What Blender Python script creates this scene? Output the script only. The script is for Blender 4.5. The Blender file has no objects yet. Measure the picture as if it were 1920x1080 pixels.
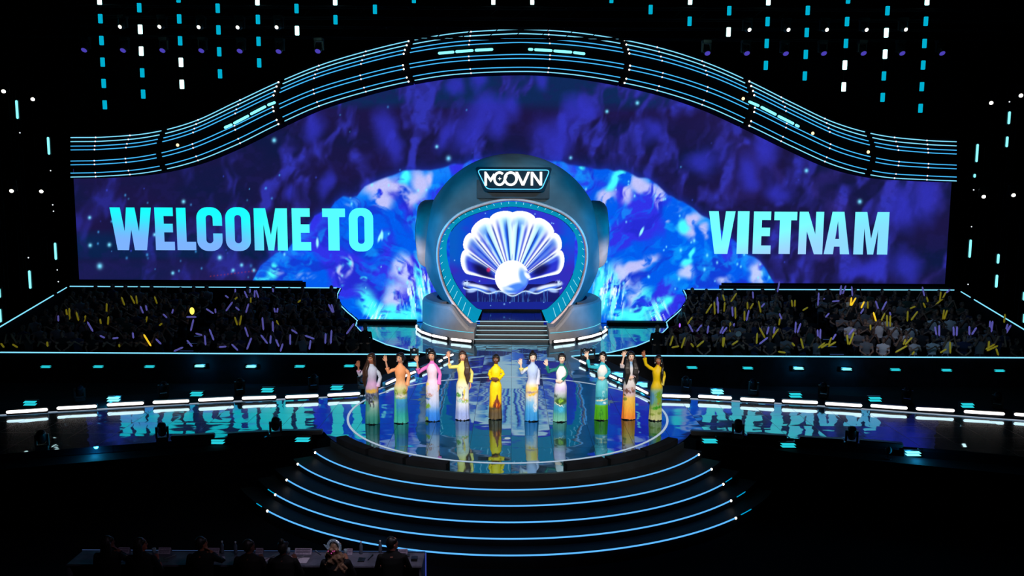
import bpy, bmesh, math, random
import numpy as np
from mathutils import Vector, Matrix, kdtree
random.seed(7); rng = np.random.default_rng(7)
SC = bpy.context.scene
COL = SC.collection

# ------------------------------------------------------------------ camera
F, PITCH, ROLL, HC = 1600.0, math.radians(6.9), math.radians(0.3), 6.3
cd = bpy.data.cameras.new('camera'); cam = bpy.data.objects.new('camera', cd); COL.objects.link(cam)
cd.sensor_width = 36; cd.lens = 36 * F / 1920; cd.clip_end = 300
cam.matrix_world = Matrix.Translation((0, 0, HC)) @ Matrix.Rotation(math.pi / 2 - PITCH, 4, 'X') @ Matrix.Rotation(ROLL, 4, 'Z')
SC.camera = cam
SC.view_settings.view_transform = 'Standard'; SC.view_settings.look = 'None'
SC.view_settings.exposure = 0; SC.view_settings.gamma = 1; SC.view_settings.use_curve_mapping = False
w = bpy.data.worlds.new('hall_dark'); SC.world = w; w.use_nodes = True
w.node_tree.nodes['Background'].inputs[0].default_value = (0.01, 0.05, 0.08, 1)
w.node_tree.nodes['Background'].inputs[1].default_value = 0.012
try:
    SC.cycles.max_bounces = 6; SC.cycles.glossy_bounces = 4; SC.cycles.diffuse_bounces = 2
    SC.cycles.sample_clamp_indirect = 4; SC.cycles.caustics_reflective = False; SC.cycles.caustics_refractive = False
except Exception:
    pass

# ------------------------------------------------------------------ stage lights of the hall
def spot(name, loc, aim, power, color, angle, blend=.5, size=.3):
    l = bpy.data.lights.new(name, 'SPOT'); l.energy = power; l.color = color
    l.spot_size = math.radians(angle); l.spot_blend = blend; l.shadow_soft_size = size
    o = bpy.data.objects.new(name, l); COL.objects.link(o); o.location = loc
    o.rotation_euler = (Vector(aim) - Vector(loc)).to_track_quat('-Z', 'Y').to_euler()
    return o
spot('front_key_light', (-7, 4, 11), (-1.5, 22.3, 1.2), 11500, (1, .93, .84), 22, .5, .5)
spot('front_key_light', (7, 4, 11), (1.5, 22.3, 1.2), 11500, (1, .93, .84), 22, .5, .5)
spot('front_key_light', (0, 3, 10), (0, 22.3, 1.2), 7500, (1, .95, .88), 24, .5, .5)
spot('helmet_white_light', (-6, 14, 10.5), (-1.9, 33.6, .9), 15000, (1, .86, .8), 10, .7)
spot('helmet_white_light', (6, 14, 10.5), (1.9, 33.6, .9), 15000, (1, .86, .8), 10, .7)
spot('helmet_top_light', (2, 20, 15), (.5, 35.5, 7.1), 6500, (1, .85, .75), 12, .8)
spot('ear_white_light', (-9, 8, 1.0), (-4.05, 37, 3.3), 115000, (1, .78, .73), 3.8, .6)
spot('ear_white_light', (9, 8, 1.0), (4.05, 37, 3.3), 115000, (1, .78, .73), 3.8, .6)
spot('helmet_rim_light', (0, 12, 9), (0, 34.9, 3.4), 10500, (1, .80, .76), 18.5, .3)
spot('helmet_cyan_light', (-12, 30, 3.5), (-3, 36.2, 2.6), 9500, (0, .40, .95), 34, .6)
spot('helmet_cyan_light', (12, 30, 3.5), (3, 36.2, 2.6), 9500, (0, .40, .95), 34, .6)
spot('helmet_cyan_light', (-9, 25, 12), (-1.6, 35.5, 5.6), 8500, (0, .46, .85), 20, .6)
spot('helmet_cyan_light', (9, 25, 12), (1.6, 35.5, 5.6), 8500, (0, .46, .85), 20, .6)
spot('stand_wash_light', (-9, 16, 13), (-12, 34, .5), 420, (.45, .6, 1), 44, .7, .5)
spot('stand_wash_light', (9, 16, 13), (12, 34, .5), 2000, (.35, .65, 1), 44, .7, .5)
spot('stand_warm_light', (12, 18, 12), (13.8, 33, .3), 1500, (1, .85, .95), 13, .8, .4)
spot('jury_light', (2, 8, 9), (-2.6, 14, -.2), 420, (.9, .74, 1), 50, .9, .5)
spot('jury_light', (-1.5, 12, 8), (-2.5, 14.3, -.3), 750, (.95, .85, 1), 25, .8, .4)

# ------------------------------------------------------------------ measuring helpers (photo frame 1920 x 1080)
def ray(px, py):
    u = px - 960; v = py - 540; c, s = math.cos(ROLL), math.sin(ROLL)
    U = u * c + v * s; V = -u * s + v * c
    fy = F * math.cos(PITCH) - V * math.sin(PITCH); dz = F * math.sin(PITCH) + V * math.cos(PITCH)
    return U / fy, -dz / fy
def P(px, py, D):
    a, b = ray(px, py); return Vector((a * D, D, HC + b * D))
def G(px, py, z=0.0):
    a, b = ray(px, py); D = (z - HC) / b; return Vector((a * D, D, z))
def s2l(c):
    c = np.asarray(c, float)
    if c.max() > 1.5: c = c / 255.0
    return np.where(c <= .04045, c / 12.92, ((np.maximum(c, 0) + .055) / 1.055) ** 2.4)

# ------------------------------------------------------------------ materials
MATS = {}
def mat(name, col=(.5, .5, .5), rough=.5, metal=0.0, noise=0.0, nscale=20, spec=.5, emit=None, es=0.0):
    if name in MATS: return MATS[name]
    m = bpy.data.materials.new(name); m.use_nodes = True; nt = m.node_tree; b = nt.nodes['Principled BSDF']
    b.inputs['Base Color'].default_value = (*col, 1); b.inputs['Roughness'].default_value = rough
    b.inputs['Metallic'].default_value = metal; b.inputs['Specular IOR Level'].default_value = spec
    if noise:
        n = nt.nodes.new('ShaderNodeTexNoise'); n.inputs['Scale'].default_value = nscale
        tc = nt.nodes.new('ShaderNodeTexCoord'); nt.links.new(tc.outputs['Object'], n.inputs['Vector'])
        r = nt.nodes.new('ShaderNodeValToRGB')
        r.color_ramp.elements[0].color = (*[c * (1 - noise) for c in col], 1); r.color_ramp.elements[1].color = (*[min(1, c * (1 + noise)) for c in col], 1)
        r.color_ramp.elements[0].position = .35; r.color_ramp.elements[1].position = .65
        nt.links.new(n.outputs['Fac'], r.inputs['Fac']); nt.links.new(r.outputs['Color'], b.inputs['Base Color'])
    if emit:
        b.inputs['Emission Color'].default_value = (*emit, 1); b.inputs['Emission Strength'].default_value = es
    MATS[name] = m; return m
def emat(name, col, strength=1.0, sample=False):
    if name in MATS: return MATS[name]
    m = bpy.data.materials.new(name); m.use_nodes = True; nt = m.node_tree; nt.nodes.clear()
    e = nt.nodes.new('ShaderNodeEmission'); e.inputs[0].default_value = (*col, 1); e.inputs[1].default_value = strength
    o = nt.nodes.new('ShaderNodeOutputMaterial'); nt.links.new(e.outputs[0], o.inputs[0])
    m.cycles.emission_sampling = 'AUTO' if sample else 'NONE'
    MATS[name] = m; return m
def amat(name, emission=False, rough=.7, strength=1.0):          # colour comes from the mesh's own colour attribute
    if name in MATS: return MATS[name]
    m = bpy.data.materials.new(name); m.use_nodes = True; nt = m.node_tree
    a = nt.nodes.new('ShaderNodeAttribute'); a.attribute_name = 'Col'
    if emission:
        nt.nodes.remove(nt.nodes['Principled BSDF'])
        e = nt.nodes.new('ShaderNodeEmission'); e.inputs[1].default_value = strength
        nt.links.new(a.outputs['Color'], e.inputs[0]); nt.links.new(e.outputs[0], nt.nodes['Material Output'].inputs[0])
        m.cycles.emission_sampling = 'NONE'
    else:
        b = nt.nodes['Principled BSDF']; b.inputs['Roughness'].default_value = rough
        b.inputs['Specular IOR Level'].default_value = .3
        nt.links.new(a.outputs['Color'], b.inputs['Base Color'])
    MATS[name] = m; return m
BLACK = mat('matte_black', (.0035, .004, .006), .85, noise=.4, nscale=3, spec=.12)
VOID = mat('hall_black', (.003, .004, .006), .95, noise=.3, nscale=1, spec=.1)
HOUSE = mat('lamp_housing', (.012, .013, .015), .35, noise=.2)
METAL = mat('truss_metal', (.03, .03, .035), .4, .8, noise=.2)
CYAN_TUBE = emat('cyan_tube', (.06, .48, .95), 1.1)
CYAN_TUBE_W = emat('cyan_tube_white', (.22, .72, 1.0), 1.15)
CYAN_BRIGHT = emat('cyan_bright', (.22, .92, 1.0), 1.5)
CYAN_SOFT = emat('cyan_soft', (.0, .42, .72), .9)
WHITE_BAR = emat('white_bar', (1, .90, .86), 3.0)
WHITE_PT = emat('white_point', (1, .92, .80), 4.0)
PURPLE_PT = emat('purple_point', (.07, .05, .45), 1.0)
EDGE_WHITE = emat('edge_white', (.42, .50, .62), .8)

# ------------------------------------------------------------------ object helpers
def tag(o, label=None, cat=None, group=None, kind=None):
    if label: o['label'] = label
    if cat: o['category'] = cat
    if group: o['group'] = group
    if kind: o['kind'] = kind
    return o
def empty(name, loc=(0, 0, 0), rz=0.0):
    o = bpy.data.objects.new(name, None); o.empty_display_size = .1; COL.objects.link(o)
    o.location = loc; o.rotation_euler = (0, 0, rz); return o
def thing(name, label, cat, loc=(0, 0, 0), rz=0.0, group=None):
    return tag(empty(name, loc, rz), label, cat, group)
def mk(name, v, f, m, parent=None, smooth=False):
    me = bpy.data.meshes.new(name); me.from_pydata([tuple(p) for p in v], [], f)
    for x in (m if isinstance(m, (list, tuple)) else [m]): me.materials.append(x)
    if smooth: me.polygons.foreach_set('use_smooth', [True] * len(me.polygons))
    me.update(); o = bpy.data.objects.new(name, me); COL.objects.link(o)
    if parent: o.parent = parent
    return o
class MB:
    def __init__(s): s.v = []; s.f = []
    def add(s, v, f):
        k = len(s.v); s.v += [tuple(p) for p in v]; s.f += [tuple(i + k for i in q) for q in f]; return s
    def box(s, x0, x1, y0, y1, z0, z1, b=0.0):
        if b <= 0:
            v = [(x, y, z) for z in (z0, z1) for x, y in ((x0, y0), (x1, y0), (x1, y1), (x0, y1))]
            return s.add(v, [(3, 2, 1, 0), (4, 5, 6, 7), (0, 1, 5, 4), (1, 2, 6, 5), (2, 3, 7, 6), (3, 0, 4, 7)])
        bm = bmesh.new(); bmesh.ops.create_cube(bm, size=1)
        bmesh.ops.scale(bm, vec=(x1 - x0, y1 - y0, z1 - z0), verts=bm.verts)
        bmesh.ops.translate(bm, vec=((x0 + x1) / 2, (y0 + y1) / 2, (z0 + z1) / 2), verts=bm.verts)
        bmesh.ops.bevel(bm, geom=bm.edges[:], offset=b, segments=2, affect='EDGES')
        bm.verts.index_update(); s.add([q.co[:] for q in bm.verts], [[q.index for q in fc.verts] for fc in bm.faces]); bm.free(); return s
    def tube(s, pts, r, n=8, cap=True):
        v, f = tube(pts, r, n, cap); return s.add(v, f)
    def cyl(s, c, axis, r, h, n=20, r2=None):
        a = Vector(axis).normalized(); c = Vector(c); p = [c - a * h / 2, c + a * h / 2]
        v, f = tube(p, [r, r if r2 is None else r2], n, True, flat=True); return s.add(v, f)
    def build(s, name, m, parent=None, smooth=False): return mk(name, s.v, s.f, m, parent, smooth)
def tube(pts, r, n=8, cap=True, flat=False):
    pts = [Vector(p) for p in pts]; k = len(pts)
    r = [r] * k if not isinstance(r, (list, tuple)) else list(r)
    if cap and not flat:                              # rounded ends
        d0 = (pts[0] - pts[1]).normalized(); d1 = (pts[-1] - pts[-2]).normalized()
        pts = [pts[0] + d0 * r[0] * .95, pts[0] + d0 * r[0] * .6] + pts + [pts[-1] + d1 * r[-1] * .6, pts[-1] + d1 * r[-1] * .95]
        r = [r[0] * .3, r[0] * .8] + r + [r[-1] * .8, r[-1] * .3]; k += 4
    v = []; f = []; up = None
    for i in range(k):
        d = (pts[min(i + 1, k - 1)] - pts[max(i - 1, 0)]).normalized()
        if up is None:
            up = Vector((0, 0, 1)) if abs(d.z) < .9 else Vector((0, 1, 0))
        a = d.cross(up); a = a.normalized() if a.length > 1e-6 else d.orthogonal().normalized()
        b = a.cross(d).normalized(); up = b
        for j in range(n):
            t = 2 * math.pi * j / n; v.append(pts[i] + (a * math.cos(t) + b * math.sin(t)) * r[i])
    for i in range(k - 1):
        for j in range(n):
            f.append((i * n + j, i * n + (j + 1) % n, (i + 1) * n + (j + 1) % n, (i + 1) * n + j))
    if cap: f.append(tuple(range(n))[::-1]); f.append(tuple((k - 1) * n + j for j in range(n)))
    return v, f
def ell(c, r, n=14, m=10, rot=None):
    v = []; f = []
    for i in range(m + 1):
        t = math.pi * i / m
        for j in range(n):
            p = 2 * math.pi * j / n
            q = Vector((math.sin(t) * math.cos(p) * r[0], math.sin(t) * math.sin(p) * r[1], math.cos(t) * r[2]))
            if rot is not None: q = rot @ q
            v.append(q + Vector(c))
    for i in range(m):
        for j in range(n): f.append((i * n + j, (i + 1) * n + j, (i + 1) * n + (j + 1) % n, i * n + (j + 1) % n))
    return v, f
def loft(rings, cap=True):
    n = len(rings[0]); v = [p for r in rings for p in r]; f = []
    for i in range(len(rings) - 1):
        for j in range(n): f.append((i * n + j, i * n + (j + 1) % n, (i + 1) * n + (j + 1) % n, (i + 1) * n + j))
    if cap: f.append(tuple(range(n))[::-1]); f.append(tuple((len(rings) - 1) * n + j for j in range(n)))
    return v, f
def prism(name, poly, z0, z1, m, parent=None):          # polygon in the XY plane
    bm = bmesh.new(); top = [bm.verts.new((x, y, z1)) for x, y in poly]; bot = [bm.verts.new((x, y, z0)) for x, y in poly]
    ft = bm.faces.new(top); fb = bm.faces.new(bot[::-1]); n = len(poly)
    for i in range(n): bm.faces.new((top[i], bot[i], bot[(i + 1) % n], top[(i + 1) % n]))
    bmesh.ops.triangulate(bm, faces=[ft, fb]); bmesh.ops.recalc_face_normals(bm, faces=bm.faces)
    me = bpy.data.meshes.new(name); bm.to_mesh(me); bm.free(); me.materials.append(m)
    o = bpy.data.objects.new(name, me); COL.objects.link(o)
    if parent: o.parent = parent
    return o
def flat_shape(name, loops, y, m, parent=None, depth=.02, colfn=None):   # loops in X,Z, filled with holes, facing -Y
    cu = bpy.data.curves.new(name, 'CURVE'); cu.dimensions = '2D'; cu.fill_mode = 'BOTH'; cu.extrude = depth / 2
    for lp in loops:
        sp = cu.splines.new('POLY'); sp.points.add(len(lp) - 1); sp.use_cyclic_u = True
        for q, (x, z) in zip(sp.points, lp): q.co = (x, z, 0, 1)
    t = bpy.data.objects.new(name, cu); COL.objects.link(t); dg = bpy.context.evaluated_depsgraph_get()
    me = bpy.data.meshes.new_from_object(t.evaluated_get(dg)); bpy.data.objects.remove(t); bpy.data.curves.remove(cu)
    me.transform(Matrix(((1, 0, 0, 0), (0, 0, -1, y), (0, 1, 0, 0), (0, 0, 0, 1))))
    me.materials.clear(); me.materials.append(m); me.name = name
    if colfn:
        co = np.empty(len(me.vertices) * 3); me.vertices.foreach_get('co', co); setcol(me, colfn(co.reshape(-1, 3)))
    o = bpy.data.objects.new(name, me); COL.objects.link(o)
    if parent: o.parent = parent
    return o
def setcol(me, rgb):
    a = me.color_attributes.get('Col') or me.color_attributes.new('Col', 'FLOAT_COLOR', 'POINT')
    c = np.ones((len(me.vertices), 4)); c[:, :3] = rgb; a.data.foreach_set('color', c.ravel())
def fuse(name, parts, m, parent=None, voxel=.01, smooth_it=2):
    """union of closed pieces as one continuous skin; colours come over from the pieces. parts: (verts, faces, colour index)"""
    V = []; Fc = []; C = []
    for v, f, c in parts:
        k = len(V); V += [tuple(p) for p in v]; Fc += [tuple(i + k for i in q) for q in f]; C += [c] * len(v)
    me = bpy.data.meshes.new('tmp'); me.from_pydata(V, [], Fc); me.update()
    o = bpy.data.objects.new('tmp', me); COL.objects.link(o)
    md = o.modifiers.new('r', 'REMESH'); md.mode = 'VOXEL'; md.voxel_size = voxel; md.use_smooth_shade = True
    sm = o.modifiers.new('s', 'SMOOTH'); sm.iterations = smooth_it; sm.factor = .5
    dg = bpy.context.evaluated_depsgraph_get(); me2 = bpy.data.meshes.new_from_object(o.evaluated_get(dg))
    bpy.data.objects.remove(o); bpy.data.meshes.remove(me)
    kd = kdtree.KDTree(len(V))
    for i, p in enumerate(V): kd.insert(p, i)
    kd.balance(); idx = np.array([C[kd.find(q.co)[1]] for q in me2.vertices])
    me2.name = name; me2.materials.clear(); me2.materials.append(m)
    ob = bpy.data.objects.new(name, me2); COL.objects.link(ob)
    if parent: ob.parent = parent
    return ob, idx
def copy_tree(o, parent=None):
    c = o.copy(); COL.objects.link(c); c.parent = parent
    for ch in o.children: copy_tree(ch, c)
    return c
ORD = ('first second third fourth fifth sixth seventh eighth ninth tenth eleventh twelfth thirteenth fourteenth fifteenth sixteenth seventeenth '
       'eighteenth nineteenth twentieth').split()
ORD += ['twenty-' + o for o in ORD[:9]] + ['thirtieth'] + ['thirty-' + o for o in ORD[:9]]
# ------------------------------------------------------------------ numpy noise
def vnoise(x, y, seed=0):
    xi = np.floor(x).astype(int); yi = np.floor(y).astype(int); fx = x - xi; fy = y - yi
    fx = fx * fx * (3 - 2 * fx); fy = fy * fy * (3 - 2 * fy)
    def h(a, b):
        n = (a * 374761393 + b * 668265263 + seed * 144665) & 0x7fffffff
        n = ((n ^ (n >> 13)) * 1274126177) & 0x7fffffff
        return ((n ^ (n >> 16)) & 0xffff) / 65535.0
    a = h(xi, yi); b = h(xi + 1, yi); c = h(xi, yi + 1); d = h(xi + 1, yi + 1)
    return (a * (1 - fx) + b * fx) * (1 - fy) + (c * (1 - fx) + d * fx) * fy
def fbm(x, y, seed=0, o=4):
    t = 0; a = .5; s = 0
    for i in range(o):
        t = t + a * vnoise(x * 2 ** i, y * 2 ** i, seed + i * 17); s += a; a *= .5
    return t / s
def sst(a, b, x):
    t = np.clip((x - a) / (b - a), 0, 1); return t * t * (3 - 2 * t)
def mix(a, b, t):
    return a * (1 - t[..., None]) + np.asarray(b, float) * t[..., None]
def blob(x, y, cx, cy, rx, ry, deg=0, soft=.5):
    t = math.radians(deg); dx = x - cx; dy = y - cy
    u = (dx * math.cos(t) + dy * math.sin(t)) / rx; v = (-dx * math.sin(t) + dy * math.cos(t)) / ry
    return 1 - sst(1 - soft, 1 + soft, np.sqrt(u * u + v * v))

# ------------------------------------------------------------------ what the big video wall shows
SHELL_L = [(474, 526), (488, 499), (503, 484), (539, 466), (572, 430), (590, 404), (604, 397), (618, 391), (628, 377), (643, 371), (669, 367), (684, 350),
           (702, 340), (735, 329), (755, 320), (785, 318), (806, 320), (830, 314), (890, 300), (960, 296), (1040, 302), (1090, 312), (1126, 318), (1161, 318), (1194, 329),
           (1232, 344), (1253, 367), (1280, 377), (1303, 394), (1324, 406), (1362, 440), (1401, 475), (1425, 490), (1437, 504), (1452, 532)]
def wall_picture(x, y):
    """x, y in photo pixels; returns linear colour"""
    wx = x + 40 * (fbm(x / 70, y / 70, 3) - .5); wy = y + 50 * (fbm(x / 70, y / 70, 9) - .5)
    # backdrop: violet haze with tall soft blotches
    c = np.zeros(x.shape + (3,)) + np.array([27, 20, 66.])
    c = mix(c, [14, 38, 84], 1 - sst(185, 215, y + 12 * (vnoise(x / 60, y / 9, 4) - .5)))
    d = sst(425, 452, y) * (1 - sst(478, 492, y)) * (1 - sst(560, 640, x)); c = mix(c, [9, 38, 82], d * .9)
    c = mix(c, [38, 28, 92], (sst(480, 500, y) * (1 - sst(560, 640, x))) * .9)
    c = mix(c, [8, 24, 62], fbm(x / 130, y / 60, 31) ** 2 * 1.4 * sst(200, 260, y).clip(0, 1) * .8)
    n = fbm(wx / 26 + wy / 90, wy / 55 - wx / 200, 12, 3)
    dark = sst(560, 380, x) * .45
    c = mix(c, [40, 38, 132], sst(.47, .70, n) * (.85 - dark))
    c = mix(c, [46, 50, 172], sst(.60, .80, n) * (.9 - dark))
    n2 = fbm(wx / 60 - 5, wy / 60 + 8, 55, 3); c = mix(c, [58, 46, 150], sst(.50, .75, n2) * .5 * sst(1250, 1500, x + 0 * y))
    c = mix(c, [30, 26, 88], sst(.5, .7, fbm(x / 18, y / 14, 77, 3)) * .35)
    for cx, cy, rx, ry, a in ((880, 245, 26, 34, 20), (905, 200, 36, 22, 0), (935, 235, 18, 30, -20), (960, 205, 20, 22, 0), (890, 150, 12, 20, 0), (725, 240, 20, 34, 10), (740, 280, 15, 22, 0),
                              (835, 250, 12, 24, 20), (1035, 255, 30, 30, 0), (1065, 210, 14, 26, 20), (1090, 200, 16, 18, 0), (1230, 245, 22, 16, -40), (1020, 150, 12, 18, 0),
                              (850, 150, 14, 18, 0), (1440, 280, 22, 34, 20), (1320, 300, 34, 20, -20), (1500, 220, 10, 30, 20), (1690, 400, 26, 34, 0), (1740, 370, 24, 40, 10), (1640, 500, 26, 20, 0),
                              (590, 235, 16, 30, 10), (610, 345, 9, 28, 15), (544, 370, 10, 12, 0), (1700, 500, 24, 26, 0), (1610, 510, 30, 14, -20), (1460, 350, 26, 22, 0), (1400, 330, 18, 22, 0)):
        c = mix(c, [46, 48, 182], blob(wx, wy, cx, cy, rx, ry, a, .8) * .8)
    # a shaft of haze light crossing the wall
    h = np.exp(-((x - (1500 + (y - 330) * .27)) / 16) ** 2) * sst(290, 360, y); c = mix(c, [20, 70, 125], h * 0)
    # sparkles
    r = np.random.default_rng(3)
    for _ in range(60):
        k = r.random()
        if k < .6: sx, sy = r.uniform(150, 520), r.uniform(330, 522)
        else: sx, sy = r.uniform(300, 1760), r.uniform(200, 520)
        s = r.uniform(.9, 2.2) * (1.5 if k < .12 else 1); m_ = (abs(x - sx) < 9) & (abs(y - sy) < 9)
        c[m_] = mix(c[m_], [70, 170, 245] if r.random() < .6 else [60, 80, 230], np.exp(-(((x[m_] - sx) / (s * .8)) ** 2 + ((y[m_] - sy) / (s * 1.1)) ** 2)) * r.uniform(.4, 1))
    for sx, sy, s in ((187, 499, 5), (169, 460, 3.4), (168, 408, 3), (344, 378, 3.4), (205, 459, 3.5), (514, 263, 4), (841, 297, 4.4), (819, 275, 3), (1070, 296, 3), (324, 512, 3), (412, 483, 4), (290, 440, 3),
                      (1512, 320, 3.5), (1612, 378, 4), (1195, 193, 3.4), (1138, 209, 3), (437, 507, 3), (476, 507, 3), (453, 497, 3)):
        c = mix(c, [120, 225, 255], np.exp(-(((x - sx) / s) ** 2 + ((y - sy) / (s * 1.1)) ** 2)))
    for k in range(14): c = mix(c, [200, 50, 60], np.exp(-(((x - (395 + k * 6.5)) / 1.2) ** 2 + ((y - (518 - k * .8)) / 1.2) ** 2)) * .6)
    # the crystal scallop
    sx = np.array([p[0] for p in SHELL_L], float); sy = np.array([p[1] for p in SHELL_L], float)
    edge = np.interp(x, sx, sy, left=700, right=700) + 3 * np.sin(x / 6.5) * vnoise(x / 23, y * 0, 8)
    dist = y - edge; m_ = sst(-2.5, 3, dist) * (y < 640)
    dx = x - 960; dy = 640 - y; ang = np.arctan2(dx, np.maximum(dy, 1)); rad = np.hypot(dx, dy)
    w1 = fbm(x / 38, y / 38, 5, 3) - .5; w2 = fbm(x / 38, y / 38, 6, 3) - .5
    rib = fbm(ang * 14 + 2.5 * w1, rad / 80 + w2, 21, 3); ww = fbm(wx / 30 + w1, wy / 30, 71, 4)
    rib2 = fbm(ang * 26 + 4 * w1, rad / 34 + 2 * w2, 41, 4)
    vein = 1 - np.abs(2 * fbm(ang * 16 + 3 * w1 + 9, rad / 46 + 3 * w2, 61, 3) - 1)
    q = np.zeros(c.shape) + np.array([2, 88, 228.])
    q = mix(q, [46, 48, 222], sst(.42, .60, fbm(wx / 80, wy / 65, 77, 3)))
    q = mix(q, [26, 36, 188], sst(.52, .72, rib) * .6)
    q = mix(q, [0, 128, 245], sst(.52, .70, rib2) * .5)
    q = mix(q, [15, 170, 248], sst(.62, .76, ww) * .55)
    near = (1 - sst(4, 40, dist)); q = mix(q, [30, 140, 245], near * .6 * sst(.3, .6, rib2))
    wh = [184, 186, 240]
    def patch(cx, cy, rx, ry, a, col, s=1.0, th=.42):
        return lambda q: mix(q, col, blob(x + 14 * w1 * 2, y + 14 * w2 * 2, cx, cy, rx, ry, a, .6) * sst(th + .04, th + .22, .6 * rib2 + .4 * ww) * s)
    L = []
    for a in ((714, 352, 26, 14, -20), (742, 345, 28, 12, 20), (722, 372, 18, 18, 0), (760, 362, 12, 30, -25), (786, 345, 12, 32, -15), (800, 335, 8, 14, 0), (777, 370, 12, 10, 0), (660, 383, 13, 7, 0),
              (1196, 340, 14, 12, 30), (1175, 362, 12, 20, 25), (1215, 352, 24, 12, 20), (1238, 372, 13, 18, 0), (1140, 365, 12, 22, 30), (1266, 389, 14, 8, 0), (1258, 407, 8, 6, 0), (1305, 410, 15, 16, -30),
              (1290, 432, 13, 16, 0), (1323, 436, 6, 10, 0), (1188, 502, 30, 8, -20), (1210, 490, 24, 6, -15)): L.append(patch(*a, wh, 1.0, .30))
    for a in ((745, 500, 20, 24, 30), (760, 520, 18, 26, 0), (740, 560, 16, 30, -20), (635, 512, 13, 13, 0), (638, 498, 8, 14, 10), (573, 520, 16, 7, 0), (520, 510, 10, 9, 0), (1150, 530, 14, 34, 20), (1172, 520, 10, 24, 0), (1190, 556, 16, 30, 20),
              (1288, 512, 13, 14, 0), (1358, 530, 14, 10, 0), (1415, 512, 10, 20, 25), (1428, 522, 10, 14, 0), (656, 495, 5, 15, 0)): L.append(patch(*a, [190, 200, 245], .95, .30))
    for fn in L: q = fn(q)
    cy_ = [70, 248, 245]
    for a in ((694, 575, 17, 34, -32), (702, 590, 12, 20, -30), (770, 590, 26, 18, 0), (790, 530, 9, 46, -8), (800, 560, 7, 30, -8), (735, 590, 20, 16, 0), (508, 512, 12, 16, 30), (488, 522, 14, 6, 0), (518, 500, 6, 10, 0),
              (1140, 545, 10, 40, 14), (1122, 530, 9, 44, 12), (1200, 575, 18, 36, 24), (1190, 600, 22, 12, 0), (1232, 580, 12, 30, 34), (1250, 572, 18, 8, -30), (1160, 592, 20, 14, 0), (1285, 424, 10, 14, 20),
              (1288, 497, 12, 6, -20), (1296, 478, 4, 14, 15), (1436, 520, 9, 12, 0), (1446, 528, 8, 5, 0), (1150, 335, 8, 16, 30), (1162, 325, 8, 6, 0), (762, 327, 8, 12, 0), (1092, 318, 5, 8, 0), (645, 490, 10, 7, 0), (682, 525, 5, 6, 0), (640, 530, 8, 4, -30)):
        q = patch(*a, cy_, 1.0, .28)(q)
    for cx, cy, a_, ln in ((790, 545, -.12, 44), (772, 560, -.15, 30), (1132, 545, .16, 44), (1152, 560, .2, 34), (705, 590, .5, 22), (1232, 585, -.4, 22)):
        v_ = (x - cx) - a_ * (cy - y); st = sst(.52, .68, fbm(v_ / 3.2 + 50, y / 34, 91, 2)) * blob(x, y, cx, cy, 20, ln, 0, .5); q = mix(q, [120, 245, 255], st)
        st = sst(.60, .72, fbm(v_ / 2.6 + 90, y / 26, 93, 2)) * blob(x, y, cx, cy, 18, ln, 0, .5); q = mix(q, [225, 245, 255], st)
    for sx_, sy_, a_ in ((1203, 434, 25), (595, 455, 0), (716, 441, 0), (712, 445, 20)): q = mix(q, [150, 245, 255], blob(x, y, sx_, sy_, 2.4, 9, a_, .5))
    r = np.random.default_rng(8)
    for _ in range(150):
        px, py = r.uniform(480, 1450), r.uniform(330, 600); s = r.uniform(1, 2.3); k = (abs(x - px) < 8) & (abs(y - py) < 8)
        q[k] = mix(q[k], [130, 240, 255], np.exp(-(((x[k] - px) / s) ** 2 + ((y[k] - py) / (s * 1.6)) ** 2)) * .9)
    c = mix(c, [30, 50, 190], np.exp(-(np.maximum(-dist, 0) / 9) ** 1.2) * (dist > -40) * .5)
    c = c * (1 - m_[..., None]) + q * m_[..., None]
    g = 1 + .05 * (vnoise(x / 1.6, y / 1.6, 5) - .5)
    return s2l(np.clip(c * g[..., None], 0, 255) / 255)

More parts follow.
